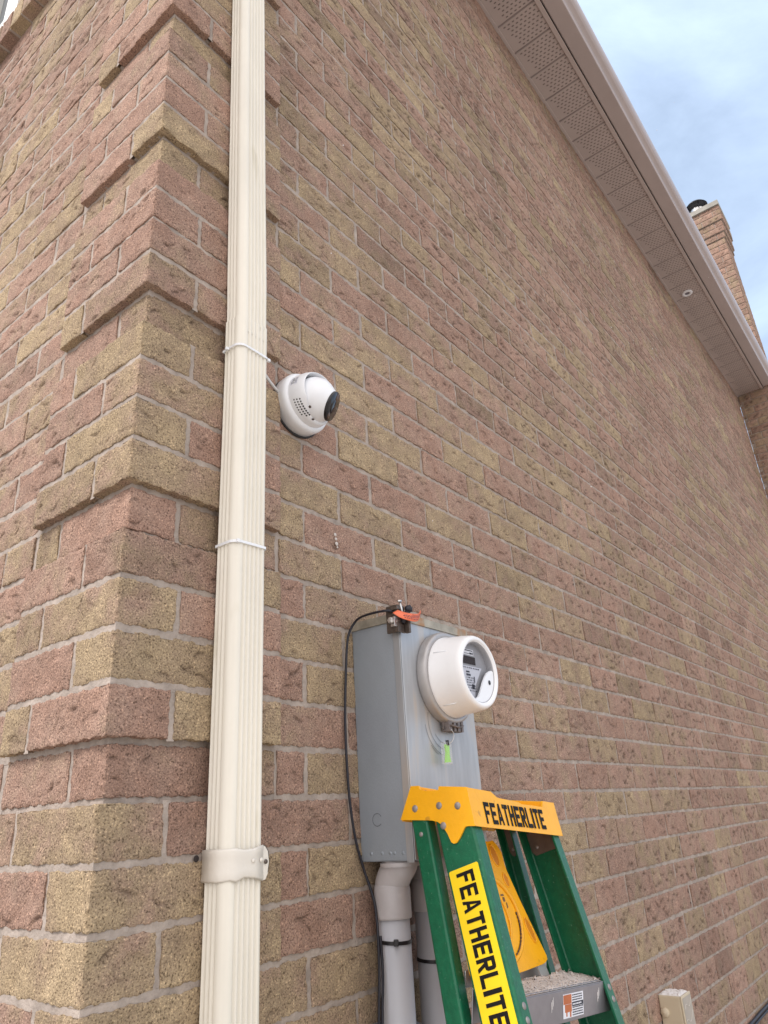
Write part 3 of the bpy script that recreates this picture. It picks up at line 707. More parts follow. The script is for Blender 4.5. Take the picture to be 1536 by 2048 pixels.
# ------------------------------------------------------------------ security camera
cc = Vector((4.76, 0, 3.93)); sc_ = empty('security_camera', hp(cc.x, 0, cc.z), 'white dome security camera with black lens face beside the downspout', 'security camera')
A = axis_mat((0, 0, 0), (0, -1, 0)); r = H
mb = MB(); mb.lathe([(0.0, -0.002), (0.80*r, -0.002), (0.84*r, 0.02*r), (0.86*r, 0.30*r), (0.855*r, 0.36*r), (0.83*r, 0.42*r), (0.78*r, 0.455*r), (0.765*r, 0.46*r), (0.0, 0.46*r)], A, 64); mb.build('mounting_base', WHITE, sc_)
mb = MB(); mb.lathe([(0.0, 0.05*r), (0.9*r, 0.04*r), (0.9*r, 0.0), (0.0, 0.0)], A, 48); o = mb.build('rubber_gasket', BLACK, sc_); o.scale = (0.965, 1, 0.965); o.location = (0.0, 0.0, -0.0025)
# collar: cone whose open mouth is cut obliquely (shorter below)
mb = MB(); seg = 64; vs = []; fs = []
bd = Vector((0.46, -0.70, -0.43)).normalized()
ball = Vector((0.02*r, -0.70*r, -0.06*r)); br = 0.630*r
rings = [(0.755, 0.46, 0), (0.74, 0.62, 0), (0.71, 0.80, .4), (0.675, 0.90, .8), (0.655, 0.945, 1.0), (0.645, 0.96, 1.0), (0.637, 0.94, 1.0), (0.62, 0.6, 0.3)]
for (rr, hh, cut) in rings:
    for i in range(seg):
        a = 2*math.pi*i/seg; x, z = math.cos(a), math.sin(a)
        low = max(0.0, (-z*0.80+x*0.45)); h2 = hh - cut*0.30*low
        vs.append(Vector((rr*r*x, -h2*r, rr*r*z)))
for k in range(len(rings)-1):
    for i in range(seg): fs.append((k*seg+i, k*seg+(i+1) % seg, (k+1)*seg+(i+1) % seg, (k+1)*seg+i))
mb.add(vs, fs, 0, True); mb.build('collar', WHITE, sc_)
mb = MB(); B_ = axis_mat(ball, bd)
mb.lathe([(0.0, -br)]+[(br*math.cos(t), br*math.sin(t)) for t in [x*0.1745-1.5 for x in range(1, 11)]]+[(0.570*r, 0.25*r), (0.515*r, 0.33*r), (0.460*r, 0.40*r), (0.425*r, 0.455*r), (0.412*r, 0.475*r), (0.0, 0.475*r)], B_, 56)
mb.build('eyeball', WHITE, sc_)
mb = MB(); mb.lathe([(0.412*r, 0.465*r), (0.414*r, 0.528*r), (0.400*r, 0.545*r), (0.0, 0.545*r)], B_, 56); face = mb.build('lens_face', BLACKG, sc_)
mb = MB(); mb.lathe([(0.20*r, 0.545*r), (0.19*r, 0.565*r), (0.13*r, 0.575*r), (0.0, 0.580*r)], B_, 32); mb.build('lens', BLACKG, face)
LEDM = mat('brown_lens_window', (0.10, 0.055, 0.035), 0.15)
for s_, wq in ((1, 0.16), (-1, 0.11)):
    mb = MB(); mt = B_ @ Matrix.Translation((0.0, s_*0.28*r, 0.547*r)); mb.lathe([(wq*r*0.8, 0), (wq*r*0.75, 0.01*r), (0, 0.012*r)], mt, 24)
    mb.build('infrared_window', LEDM, face)
# speaker holes on the collar's near side
mb = MB()
def collar_pt(a, h):
    rr = 0.755-(h-0.46)*0.13; return Vector((rr*r*math.cos(a), -h*r, rr*r*math.sin(a))), Vector((math.cos(a), -0.12, math.sin(a))).normalized()
for row in range(3):
    for i in range(8):
        if row == 0 and i > 6: continue
        a = math.pi + 0.42 + i*0.098 + row*0.03; p, nn = collar_pt(a, 0.60+row*0.085)
        mb.lathe([(0.0021, -0.0004), (0.0019, 0.0004), (0.0, 0.0005)], axis_mat(p, nn), 8)
mb.build('speaker_hole', BLACK, sc_)
mb = MB()
for i in range(8):
    a0 = math.pi-0.58+i*0.05; a1 = a0+0.05
    p0, q0 = collar_pt(a0, 0.52)[0], collar_pt(a0, 0.74)[0]; p1, q1 = collar_pt(a1, 0.52)[0], collar_pt(a1, 0.74)[0]
    f = 1.006; fx = lambda v: Vector((v.x*f, v.y, v.z*f)); mb.add([fx(p0), fx(p1), fx(q1), fx(q0)], [(0, 1, 2, 3)])
lb = mb.build('printed_label', mat('camera_label', (0.72, 0.73, 0.80), 0.5), sc_)
mb = MB()
for hh in (0.55, 0.59, 0.62, 0.66, 0.70):
    for k in range(9):
        if rng.random() < 0.25: continue
        a0 = math.pi-0.54+k*0.036; a1 = a0+0.026; f = 1.010
        P4 = [collar_pt(a0, hh)[0], collar_pt(a1, hh)[0], collar_pt(a1, hh+0.018)[0], collar_pt(a0, hh+0.018)[0]]
        mb.add([Vector((v.x*f, v.y, v.z*f)) for v in P4], [(0, 1, 2, 3)])
mb.build('label_print', INK, lb)
mb = MB()
p, nn = collar_pt(math.pi*1.5-0.35, 0.80)
for a, h in ((4.05, 0.93), (4.55, 0.74)):
    mb = MB(); p, nn = collar_pt(a, h); mb.lathe([(0.0032, 0), (0.0030, 0.0006), (0, 0.0002)], axis_mat(p*1.0, nn), 12)
    mb.build('adjusting_screw', BRONZE, sc_)
# its cable
mb = MB(); pts = smooth_path([hp(2.9, -0.35, 4.45), hp(3.35, -0.22, 4.30), hp(3.62, -0.2, 4.12), hp(3.9, -0.16, 4.02), hp(4.15, -0.12, 4.0)]); mb.tube(pts, 0.0034, 10)
o = mb.build('camera_cable', mat('grey_white_cable', (0.62, 0.61, 0.60), 0.4))
tag(o, 'short white cable from the downspout into the security camera', 'cable')

# ------------------------------------------------------------------ meter box
bx0, bx1, by, bz0, bz1 = 6.76, 9.86, -1.53, -7.44, -1.99
box = empty('meter_box', hp(bx0, 0, bz0), 'tall grey steel electrical meter box fixed to the brick side wall', 'electrical box')
BL = box.location
def bpart(mb, name, m, bev=0, par=None):
    o = mb.build(name, m, par or box, bev); o.location = -BL if par is None else (0, 0, 0); return o
mb = MB(); fl = 0.34       # bend strip along the near front edge
mb.box(hp(bx0, by+0.03, bz0), hp(bx1, 0.02, bz1)); bpart(mb, 'body', GALV, 0.0025)
mb = MB(); mb.box(hp(bx0+0.02, by-0.012, bz0+0.02), hp(bx1+0.02, by+0.028, bz1)); bpart(mb, 'cover', GALVL, 0.003)
# folded lip of the side near the front
mb = MB(); mb.box(hp(bx0-0.02, by-0.0, bz0-0.03), hp(bx0+0.0, by+0.20, bz1-0.05)); bpart(mb, 'side_flange', GALVL, 0.001)
# top flange strip (rain lip)
mb = MB()
mb.box(hp(bx0-0.035, by-0.035, bz1-0.02), hp(bx1+0.04, 0.0, bz1+0.02)); mb.box(hp(bx0-0.05, by-0.05, bz1-0.02), hp(bx0-0.036, 0.0, bz1+0.19))
mb.box(hp(bx0-0.05, by-0.052, bz1-0.02), hp(bx1+0.05, by-0.036, bz1+0.19)); bpart(mb, 'top_flange', RUSTY, 0.0008)
# knockouts, rivets
def ring(mb, mt, r0, r1, a0, a1, n=28, h=0.0006):
    vs = []
    for i in range(n+1):
        a = a0+(a1-a0)*i/n
        for rr in (r0, r1): vs.append(mt @ Vector((rr*math.cos(a), rr*math.sin(a), h)))
    mb.add(vs, [(2*i, 2*i+2, 2*i+3, 2*i+1) for i in range(n)])
KO = mat('knockout_groove', (0.13, 0.14, 0.15), 0.6, metal=0.2)
mb = MB(); ring(mb, axis_mat(hp(bx0, -0.53, -6.56), (-1, 0, 0)), 0.0108, 0.0118, 0.5, 5.6, h=0.0008); bpart(mb, 'knockout', KO)
mb = MB()
for rr, a0, a1 in ((0.058, 2.9, 4.5), (0.070, 3.3, 4.5), (0.046, 3.8, 4.6), (0.074, 3.9, 4.3)): ring(mb, axis_mat(hp(8.38, by-0.014, -4.35), (0, -1, 0)), rr, rr+0.0009, a0, a1, h=0.0006)
bpart(mb, 'stamped_circle', KO)
for yy in (-0.30, -0.62, -0.86, -0.98, -1.22):
    mb = MB(); mb.lathe([(0.0034, 0), (0.003, 0.0007), (0, 0.0009)], axis_mat(hp(bx0, yy, bz0+0.17), (-1, 0, 0)), 16); bpart(mb, 'spot_weld', GALV)

# grounding bracket on the box's top corner
gb = empty('grounding_bracket', hp(6.72, -1.6, -1.85), 'small dark bronze screw clamp on the near top corner of the grey meter box', 'clamp')
def gpart(mb, name, m, bev=0): o = mb.build(name, m, gb, bev); o.location = -gb.location; return o
mb = MB()
mb.box(hp(6.55, -1.62, -2.35), hp(6.62, -1.30, -1.66)); mb.box(hp(6.55, -1.66, -2.35), hp(6.86, -1.60, -1.66)); mb.box(hp(6.82, -1.80, -2.36), hp(6.90, -1.66, -1.85)); mb.box(hp(6.50, -1.70, -1.80), hp(6.75, -1.35, -1.70))
gpart(mb, 'clamp_body', BRONZE, 0.0012)
mb = MB(); mb.tube([hp(6.62, -1.70, -1.56), hp(6.72, -1.72, -2.0)], 0.0022, 10); mb.lathe([(0.0045, 0), (0.0045, 0.003), (0, 0.004)], axis_mat(hp(6.62, -1.70, -1.60), (0, 0, 1)), 6, smooth=False)
gpart(mb, 'clamp_screw', STEEL)
mb = MB(); mb.tube([hp(6.40, -1.55, -2.08), hp(6.62, -1.62, -2.08)], 0.0042, 8); mb.lathe([(0.0065, 0), (0.0065, 0.005), (0, 0.006)], axis_mat(hp(6.42, -1.55, -2.08), (-1, 0, 0.1)), 6, smooth=False)
mb.box(hp(6.46, -1.63, -2.22), hp(6.60, -1.50, -1.98)); gpart(mb, 'wire_screw', STEEL, 0.0008)
# black connector boot
mb = MB(); mb.lathe([(0.0, -0.006), (0.007, -0.005), (0.0085, 0.0), (0.0075, 0.008), (0, 0.010)], axis_mat(hp(6.92, -1.72, -1.74), (0.4, -0.8, 0.2)), 18); mb.tube([hp(6.92, -1.72, -1.74), hp(6.82, -1.72, -1.92), hp(6.72, -1.68, -2.12)], 0.0050, 8)
gpart(mb, 'rubber_boot', RUBBER)

# curled orange tag
mb = MB(); n = 20; vs = []
TU = smooth_path([(6.50, -1.72, -1.83), (6.68, -1.84, -1.895), (6.954, -1.90, -1.890), (7.187, -1.86, -1.832), (7.36, -1.78, -1.745), (7.50, -1.70, -1.640)], 4)
TLo = smooth_path([(6.284, -1.72, -1.942), (6.397, -1.86, -2.072), (6.657, -1.94, -2.120), (6.961, -1.92, -2.091), (7.22, -1.84, -1.965), (7.46, -1.74, -1.72)], 4)
def tagpt(t, v, lift=0.0):
    f = min(max(t, 0), 0.9999)*20; k = int(f); w_ = f-k
    a = TU[k].lerp(TU[k+1], w_); b = TLo[k].lerp(TLo[k+1], w_); p = b.lerp(a, v+0.35)
    return hp(p.x, p.y, p.z)+Vector((-0.3, -1, -0.2))*lift
for i in range(n+1):
    for v in (0.0, 0.33, 0.66, 1.0): vs.append(tagpt(i/n, v-0.35))
mb.add(vs, [(i*4+k, (i+1)*4+k, (i+1)*4+k+1, i*4+k+1) for i in range(n) for k in range(3)], 0, True)
ot = mb.build('warning_tag', ORANGE); so = ot.modifiers.new('s', 'SOLIDIFY'); so.thickness = 0.0006
tag(ot, 'curled orange plastic warning tag hanging at the top corner of the meter box', 'tag')
mb = MB()
for v, t0, t1 in ((0.42, 0.35, 0.75), (0.24, 0.20, 0.85), (0.07, 0.2, 0.85), (-0.13, 0.25, 0.70)):
    t = t0
    while t < t1:
        l_ = rng.uniform(0.015, 0.045)
        mb.add([tagpt(t, v, 0.0012), tagpt(t+l_, v, 0.0012), tagpt(t+l_, v+0.07, 0.0012), tagpt(t, v+0.07, 0.0012)], [(0, 1, 2, 3)]); t += l_+0.014
mb.build('tag_print', INK, ot)

# black cable down the side of the box
pts = [(6.62, -1.55, -1.84), (6.42, -1.42, -1.80), (6.41, -0.9, -1.775), (6.50, -0.5, -1.77), (6.555, -0.27, -1.84), (6.50, -0.12, -2.08), (6.42, -0.09, -2.45), (6.32, -0.09, -3.31), (6.249, -0.09, -4.285), (6.252, -0.09, -5.209), (6.309, -0.09, -6.097), (6.469, -0.09, -6.958), (6.69, -0.12, -7.6), (6.80, -0.27, -8.2), (6.66, -0.46, -8.74), (6.60, -0.50, -9.6), (6.51, -0.5, -10.5), (6.45, -0.5, -12), (6.5, -0.4, -20), (6.5, -0.3, -25.5)]
mb = MB(); mb.tube(smooth_path([hp(*p) for p in pts], 7), 0.0026, 10)
o = mb.build('ground_cable', RUBBER); tag(o, 'thin black cable curving down the left side of the grey meter box', 'cable')
mb = MB(); mb.tube(smooth_path([hp(a+0.05, b-0.03, c) for a, b, c in [(6.66, -0.46, -8.9), (6.63, -0.50, -9.6), (6.54, -0.5, -10.5), (6.48, -0.5, -12), (6.5, -0.4, -20), (6.5, -0.3, -25.5)]], 7), 0.0026, 8)
o = mb.build('second_cable', RUBBER); tag(o, 'thin black cable tied along the near grey conduit, parallel to the longer one', 'cable')

# ------------------------------------------------------------------ electric meter
mc = hp(8.50, by-0.012, -3.28)
me_ = empty('electric_meter', mc, 'round white electric meter with grey dial face on the meter box', 'electric meter')
A = axis_mat((0, 0, 0), (0, -1, 0)); r = H
mb = MB(); mb.lathe([(0.0, 0), (1.16*r, 0), (1.17*r, 0.05*r), (1.17*r, 0.22*r), (1.13*r, 0.27*r), (1.06*r, 0.28*r), (1.04*r, 0.26*r), (0.9*r, 0.26*r)], A, 72); mb.build('sealing_ring', GREYM, me_)
FR = 0.935; FD = 1.16
mb = MB(); mb.lathe([(1.02*r, 0.20*r), (1.025*r, 0.30*r), (1.0*r, 0.34*r), (0.965*r, 0.80*r), (FR*r, 1.0*r), (0.925*r, 1.07*r), (0.895*r, 1.13*r), (0.85*r, FD*r), (0.80*r, (FD-0.01)*r), (0.765*r, (FD-0.06)*r)], A, 80)
# face plate of the cover with a big window cut away (built as polar grid)
rad = [0.765, 0.74, 0.70]
mb.build('cover', METERW, me_)
# inner window rim, dark recess
mb = MB(); mb.lathe([(0.765*r, (FD-0.06)*r), (0.74*r, (FD-0.08)*r), (0.73*r, (FD-0.22)*r)], A, 72); mb.build('window_rim', mat('rim_grey', (0.34, 0.34, 0.36), 0.4), me_)
mb = MB(); mb.lathe([(0.74*r, (FD-0.22)*r), (0.0, (FD-0.22)*r)], A, 64); fc = mb.build('dial_plate', METERF, me_)
def fp(x, z, d=0.0): return Vector((x*r, -(FD-0.22+d)*r, z*r))   # a point on the dial plate
def rect(mb, x0, z0, x1, z1, d): mb.add([fp(x0, z0, d), fp(x1, z0, d), fp(x1, z1, d), fp(x0, z1, d)], [(0, 1, 2, 3)])
mb = MB(); rect(mb, -0.50, 0.20, 0.14, 0.40, 0.012); mb.build('display', LCD, fc)
mb = MB(); rect(mb, -0.44, 0.43, 0.08, 0.58, 0.010); mb.build('name_plate', LABELW, fc)
mb = MB(); mb.add([fp(-0.62, 0.15, 0.008), fp(-0.62, -0.30, 0.008), fp(-0.45, -0.55, 0.008), fp(-0.05, -0.70, 0.008), fp(0.02, -0.35, 0.008), fp(0.42, 0.15, 0.008)], [(0, 1, 2, 3, 4, 5)]); mb.build('data_label', PALE, fc)
mb = MB()
for (x0, z0, x1, z1) in ((-0.40, 0.535, 0.04, 0.56), (-0.36, 0.46, -0.14, 0.475), (-0.12, 0.455, 0.0, 0.50), (0.02, 0.45, 0.05, 0.52), (-0.36, -0.10, -0.16, -0.05), (-0.36, -0.02, -0.20, 0.02), (-0.14, -0.42, -0.02, -0.30), (-0.02, -0.25, 0.02, -0.10)): rect(mb, x0, z0, x1, z1, 0.016)
for z_ in (0.09, -0.16, -0.22, -0.28, -0.35, -0.41, -0.48):
    x = -0.52 if z_ > 0 else -0.36
    while x < (0.25 if z_ > 0 else 0.02):
        w_ = rng.uniform(0.015, 0.06); rect(mb, x, z_, x+w_, z_+0.028, 0.016); x += w_+rng.uniform(0.015, 0.06)
mb.build('dial_print', INK, fc)
# lower right shield of the cover with the small hole
mb = MB(); pts = []
for i in range(0, 19): a = R_(-128+i*(128+4)/18); pts.append((0.765*math.cos(a), 0.765*math.sin(a)))
inner = [(0.70, 0.10), (0.60, 0.09), (0.46, 0.03), (0.32, -0.09), (0.18, -0.26), (0.04, -0.46), (-0.10, -0.62), (-0.28, -0.70)]
poly = [Vector((x*r, -(FD-0.075)*r, z*r)) for x, z in pts+inner]
mb.prism(poly, (0, 0.004, 0)); sh = mb.build('cover_shield', WHITE, me_, 0.001)
mb = MB(); mb.lathe([(0.060*r, 0), (0.056*r, 0.004*r), (0, 0.004*r)], axis_mat(Vector((0.50*r, -(FD-0.068)*r, -0.22*r)), (0, -1, 0)), 20); mb.build('port_hole', BLACK, sh)
mb = MB(); m_, n_, l_, p_ = mat_base('meter_glass'); p_.inputs['Roughness'].default_value = 0.05; p_.inputs['Alpha'].default_value = 0.06; p_.inputs['Base Color'].default_value = (0.02, 0.02, 0.02, 1)
mb.lathe([(0.76*r, (FD-0.10)*r), (0.0, (FD-0.10)*r)], A, 48); mb.build('window_glass', m_, me_)
mb = MB()
for a in (R_(150), R_(232)):
    for k in range(1):
        c_, s_ = math.cos(a), math.sin(a)
        mb = MB(); mb.tube([Vector((0.995*r*c_, -0.36*r, 0.995*r*s_)), Vector((0.974*r*c_, -0.72*r, 0.974*r*s_))], 0.0011, 6)
        mb.build('cover_rib', WHITE, me_)
mb = MB()
for dx, w_ in ((-0.30, 0.14), (-0.07, 0.10), (0.10, 0.12), (0.27, 0.09)): mb.box(((dx)*r, -0.27*r, -1.36*r), ((dx+w_)*r, -0.05*r, -1.10*r))
mb.box((-0.32*r, -0.12*r, -1.30*r), (0.40*r, -0.04*r, -1.12*r)); mb.tube([Vector((-0.26*r, -0.30*r, -1.22*r)), Vector((0.1*r, -0.32*r, -1.26*r)), Vector((0.36*r, -0.26*r, -1.20*r))], 0.0022, 8)
mb.build('ring_latch', mat('grimy_latch_steel', (0.20, 0.17, 0.16), 0.5, metal=0.5, var=0.3, vscale=90), me_, 0.001)
# seal tag
se = empty('meter_seal', hp(8.16, -1.80, -4.78), 'small clear seal with a lime green insert hanging under the electric meter', 'seal tag')
def sp(mb, name, m, bev=0): o = mb.build(name, m, se, bev); o.location = -se.location; return o
mb = MB(); mb.tube(smooth_path([hp(8.22, -1.84, -4.60), hp(8.30, -1.86, -4.72), hp(8.26, -1.84, -4.86), hp(8.18, -1.80, -4.93)]), 0.0008, 6); sp(mb, 'seal_wire', STEEL)
mb = MB(); mb.box(hp(7.93, -1.80, -5.42), hp(8.24, -1.68, -4.90)); sp(mb, 'seal_shell', CLEAR, 0.001)
mb = MB(); mb.prism([hp(7.98, -1.77, -5.38), hp(8.21, -1.77, -5.37), hp(8.17, -1.77, -5.22), hp(8.18, -1.77, -5.05), hp(8.19, -1.77, -4.95), hp(8.02, -1.77, -4.96), hp(8.05, -1.77, -5.15)], (0, 0.004, 0)); sp(mb, 'seal_insert', LIME)
mb = MB(); mb.tube([hp(8.10, -1.77, -4.86), hp(8.12, -1.77, -4.98)], 0.0035, 8); sp(mb, 'seal_bead', BLACK)

# ------------------------------------------------------------------ conduits
def conduit(x, y, lab, r=0.0305, top_shift=(-0.02, -0.32)):
    c = empty('conduit', hp(x, y, -25.6), lab, 'conduit', 'grey conduits under the meter box')
    mb = MB(); mb.tube([hp(x, y, -25.6), hp(x, y, -8.3)], r, 48); o = mb.build('pipe', PVC, c); o.location = -c.location
    mb = MB(); tx, ty = x+top_shift[0], y+top_shift[1]
    A0 = axis_mat(hp(x, y, -8.62), (0, 0, 1)); mb.lathe([(r, 0), (r*1.13, 0.0), (r*1.14, 0.004), (r*1.14, 0.048), (r*1.08, 0.056), (r*1.02, 0.058)], A0, 48)
    pa = smooth_path([hp(x, y, -8.1), hp(x, y, -7.92), hp(x+top_shift[0]*0.5, y+top_shift[1]*0.5, -7.68), hp(tx, ty, -7.50), hp(tx, ty, -7.40)], 6)
    mb.tube(pa, [r*1.04 if i < 22 else r*1.10 for i in range(len(pa))], 48)
    mb.lathe([(r*1.3, 0), (r*1.32, 0.003), (r*1.32, 0.007)], axis_mat(hp(tx, ty, -7.56), (0, 0, 1)), 40)
    o = mb.build('offset_fitting', PVCF, c); o.location = -c.location
    return c
conduit(7.20, -0.50, 'grey plastic conduit with a bell coupling under the near edge of the meter box')
conduit(8.62, -0.50, 'grey plastic conduit half hidden behind the green ladder rails')
def black_tie(x, y, z, lab, head):
    t = empty('zip_tie', hp(x, y, z), lab, 'cable tie', 'black cable ties round the conduits')
    mb = MB(); r = 0.0305
    mb.lathe([(r+0.0002, -0.0030), (r+0.0018, -0.0030), (r+0.0018, 0.0030), (r+0.0002, 0.0030)], Matrix.Rotation(R_(4), 4, 'X'), 48, smooth=False); mb.build('band', BLACK, t)
    if head:
        mb = MB(); a = R_(222); mt = Matrix.Translation((math.cos(a)*(r+0.0035), math.sin(a)*(r+0.0035), 0)) @ Matrix.Rotation(a, 4, 'Z'); mb.box((-0.003, -0.0045, -0.0055), (0.004, 0.0045, 0.0055), mat=mt); mb.build('locking_head', BLACK, t, 0.0016, 3)
black_tie(7.20, -0.50, -9.05, 'black cable tie with its square head showing on the near grey conduit', True)
black_tie(8.62, -0.50, -9.62, 'black cable tie on the grey conduit behind the ladder rail', False)
st = empty('conduit_strap', hp(7.1, -0.3, -10.9), 'dark grey plastic strap clamping the foot of the near conduit to the wall', 'pipe strap')
mb = MB(); mb.lathe([(0.031, 0), (0.037, 0.0), (0.038, 0.004), (0.037, 0.030), (0.031, 0.031)], axis_mat(hp(7.20, -0.50, -11.0), (0, 0, 1)), 48)
o = mb.build('clamp_band', PVCD, st); o.location = -st.location
mb = MB(); pr = [hp(6.25, -0.06, -10.98), hp(6.20, -0.06, -10.80), hp(6.30, -0.06, -10.66), hp(6.75, -0.06, -10.60), hp(8.0, -0.06, -10.60), hp(8.2, -0.06, -10.70), hp(8.25, -0.06, -10.98)]
mb.prism(pr, (0, 0.008, 0)); o = mb.build('wall_plate', PVCD, st, 0.002); o.location = -st.location
mb = MB(); mb.lathe([(0.006, 0), (0.005, 0.003), (0, 0.004)], axis_mat(hp(6.45, -0.07, -10.85), (0, -1, 0)), 16); o = mb.build('strap_screw', BRONZE, st); o.location = -st.location

# ------------------------------------------------------------------ lettering (built from strokes)
LET = {
 'F': [[(0,0),(.30,0),(.30,1),(0,1)], [(.30,.80),(1,.80),(1,1),(.30,1)], [(.30,.42),(.85,.42),(.85,.61),(.30,.61)]],
 'E': [[(0,0),(.30,0),(.30,1),(0,1)], [(.30,.80),(1,.80),(1,1),(.30,1)], [(.30,.41),(.88,.41),(.88,.60),(.30,.60)], [(.30,0),(1,0),(1,.20),(.30,.20)]],
 'A': [[(0,0),(.27,0),(.50,.80),(.50,1),(.36,1)], [(.73,0),(1,0),(.64,1),(.50,1),(.50,.80)], [(.325,.19),(.675,.19),(.62,.38),(.38,.38)]],
 'T': [[(0,.80),(1,.80),(1,1),(0,1)], [(.35,0),(.65,0),(.65,.80),(.35,.80)]],
 'H': [[(0,0),(.30,0),(.30,1),(0,1)], [(.70,0),(1,0),(1,1),(.70,1)], [(.30,.41),(.70,.41),(.70,.60),(.30,.60)]],
 'R': [[(0,0),(.30,0),(.30,1),(0,1)], [(.30,.81),(.68,.81),(.68,1),(.30,1)], [(.30,.40),(.68,.40),(.68,.59),(.30,.59)], [(.68,.40),(.88,.42),(1,.53),(1,.86),(.88,.98),(.68,1),(.68,.81),(.70,.78),(.70,.62),(.68,.59)], [(.36,.40),(.66,.40),(1,0),(.70,0)]],
 'L': [[(0,0),(.30,0),(.30,1),(0,1)], [(.30,0),(1,0),(1,.20),(.30,.20)]],
 'I': [[(0,0),(1,0),(1,1),(0,1)]]}
def lettering(mb, word, o_, ex, ey, nrm, hgt, length, gap=0.22, lift=0.0004, fat=0.0):
    ws = [0.36 if c == 'I' else 1.0 for c in word]; tot = sum(ws)+gap*(len(word)-1); u = length/tot; x = 0
    ex, ey, nrm = Vector(ex).normalized(), Vector(ey).normalized(), Vector(nrm).normalized()
    for c, w_ in zip(word, ws):
        for poly in LET[c]:
            if c == 'A' and fat == 0 and len(poly) == 5: pass
            P = [Vector(o_)+ex*((x+a*w_)*u)+ey*(b*hgt)+nrm*lift for a, b in poly]
            mb.prism(P, nrm*0.0003)
        x += w_+gap

# ------------------------------------------------------------------ ladder
q = dict(tx=0.6896, ty=-0.2149, tz=-0.5116, rx=0.0886, ry=0.1, rz=-0.0078, L=0.3126, W=0.1602, Hc=0.0615, fly=0.0191, al=0.3637, sp=0.036, web=0.0733, sd=0.2923, sh=0.046, yr=-0.058)
lad = empty('step_ladder', (q['tx'], q['ty'], q['tz']+Z0), 'green fibreglass step ladder with orange top cap leaning by the meter box', 'ladder', rot=(q['rx'], q['ry'], q['rz']))
LL, WW, HC, FL = q['L'], q['W'], q['Hc'], q['fly']
# --- top cap
ex = LL/2+0.0062
mb = MB()
def yz(y, z): return (y, z)
endpoly = [(-WW/2, -HC), (-0.0642, -HC-0.001), (-0.060, -0.064), (-0.050, -0.082), (-0.0440, -0.0895), (-0.0385, -0.0915), (-0.0330, -0.0895), (-0.0240, -0.076), (-0.0120, -0.0635), (-0.0030, -0.0588), (0.010, -0.0570), (0.030, -0.0575), (WW/2, -HC+0.002), (WW/2-FL, -0.001), (0.0430, 0.0), (0.0400, -0.0065), (0.026, -0.0085), (0.010, -0.0080), (-0.0010, -0.0065), (-0.0020, 0.0), (-WW/2+FL, 0.0)]
for s_ in (-1, 1):
    pts = [Vector((s_*(ex-0.0045), y, z)) for y, z in endpoly]; mb.prism(pts, (s_*0.0045, 0, 0))
def tilt_plate(mb, xprof, s_y, t=0.004):
    pts = []
    for x, z in xprof:
        y = s_y*(WW/2 - FL*(1+z/HC)); pts.append(Vector((x, y, z)))
    mb.prism(pts, (0, -s_y*t, 0))
xi = ex-0.0044
fprof = [(-xi, -HC), (xi, -HC), (xi, -0.0005), (0.115, -0.0005), (0.108, -0.0120), (0.040, -0.0130), (0.024, -0.0135), (0.012, -0.0105), (-0.055, -0.0095), (-0.066, -0.0085), (-0.082, -0.0005), (-xi, -0.0005)]
tilt_plate(mb, fprof, -1)
bprof = [(-xi, -HC), (xi, -HC), (xi, -0.0005), (0.03, -0.0005), (0.02, -0.006), (-0.10, -0.006), (-0.11, -0.0005), (-xi, -0.0005)]
tilt_plate(mb, bprof, 1)
mb.box((-xi, -WW/2+FL+0.001, -0.0165), (xi, WW/2-FL-0.001, -0.0130))
mb.box((-xi, -WW/2+FL+0.003, -0.0130), (-0.085, -0.004, -0.0012)); mb.box((0.116, -WW/2+FL+0.003, -0.013), (xi, 0.03, -0.0012)); mb.box((-xi, 0.044, -0.013), (-0.02, WW/2-FL-0.004, -0.0012)); mb.box((0.04, 0.040, -0.013), (xi, WW/2-FL-0.004, -0.0012))
cap = mb.build('top_cap', YEL, lad, 0.0016, 3)
mb = MB(); sl_ = math.atan2(FL, HC)
up = Vector((0, math.sin(sl_), math.cos(sl_))); nr = Vector((0, -math.cos(sl_), math.sin(sl_)))
zb = -0.0555; yb = -(WW/2 - FL*(1+zb/HC))
lettering(mb, 'FEATHERLITE', (-0.1200, yb, zb), (1, 0, 0.012), up, nr, 0.0365, 0.2180, gap=0.20, lift=0.0004)
mb.build('cap_lettering', BLK, cap)
for y, z, rr in ((0.0484, -0.0391, 0.0062), (-0.0044, -0.0323, 0.0062), (-0.0437, -0.0310, 0.0062), (-0.0151, -0.0644, 0.0062)):
    for s_ in (-1,):
        mb = MB(); mb.lathe([(rr, 0), (rr*0.92, 0.0012), (rr*0.55, 0.0020), (0, 0.0022)], axis_mat((s_*ex, y, z), (s_, 0, 0)), 24); mb.build('rivet', RIVET, cap)
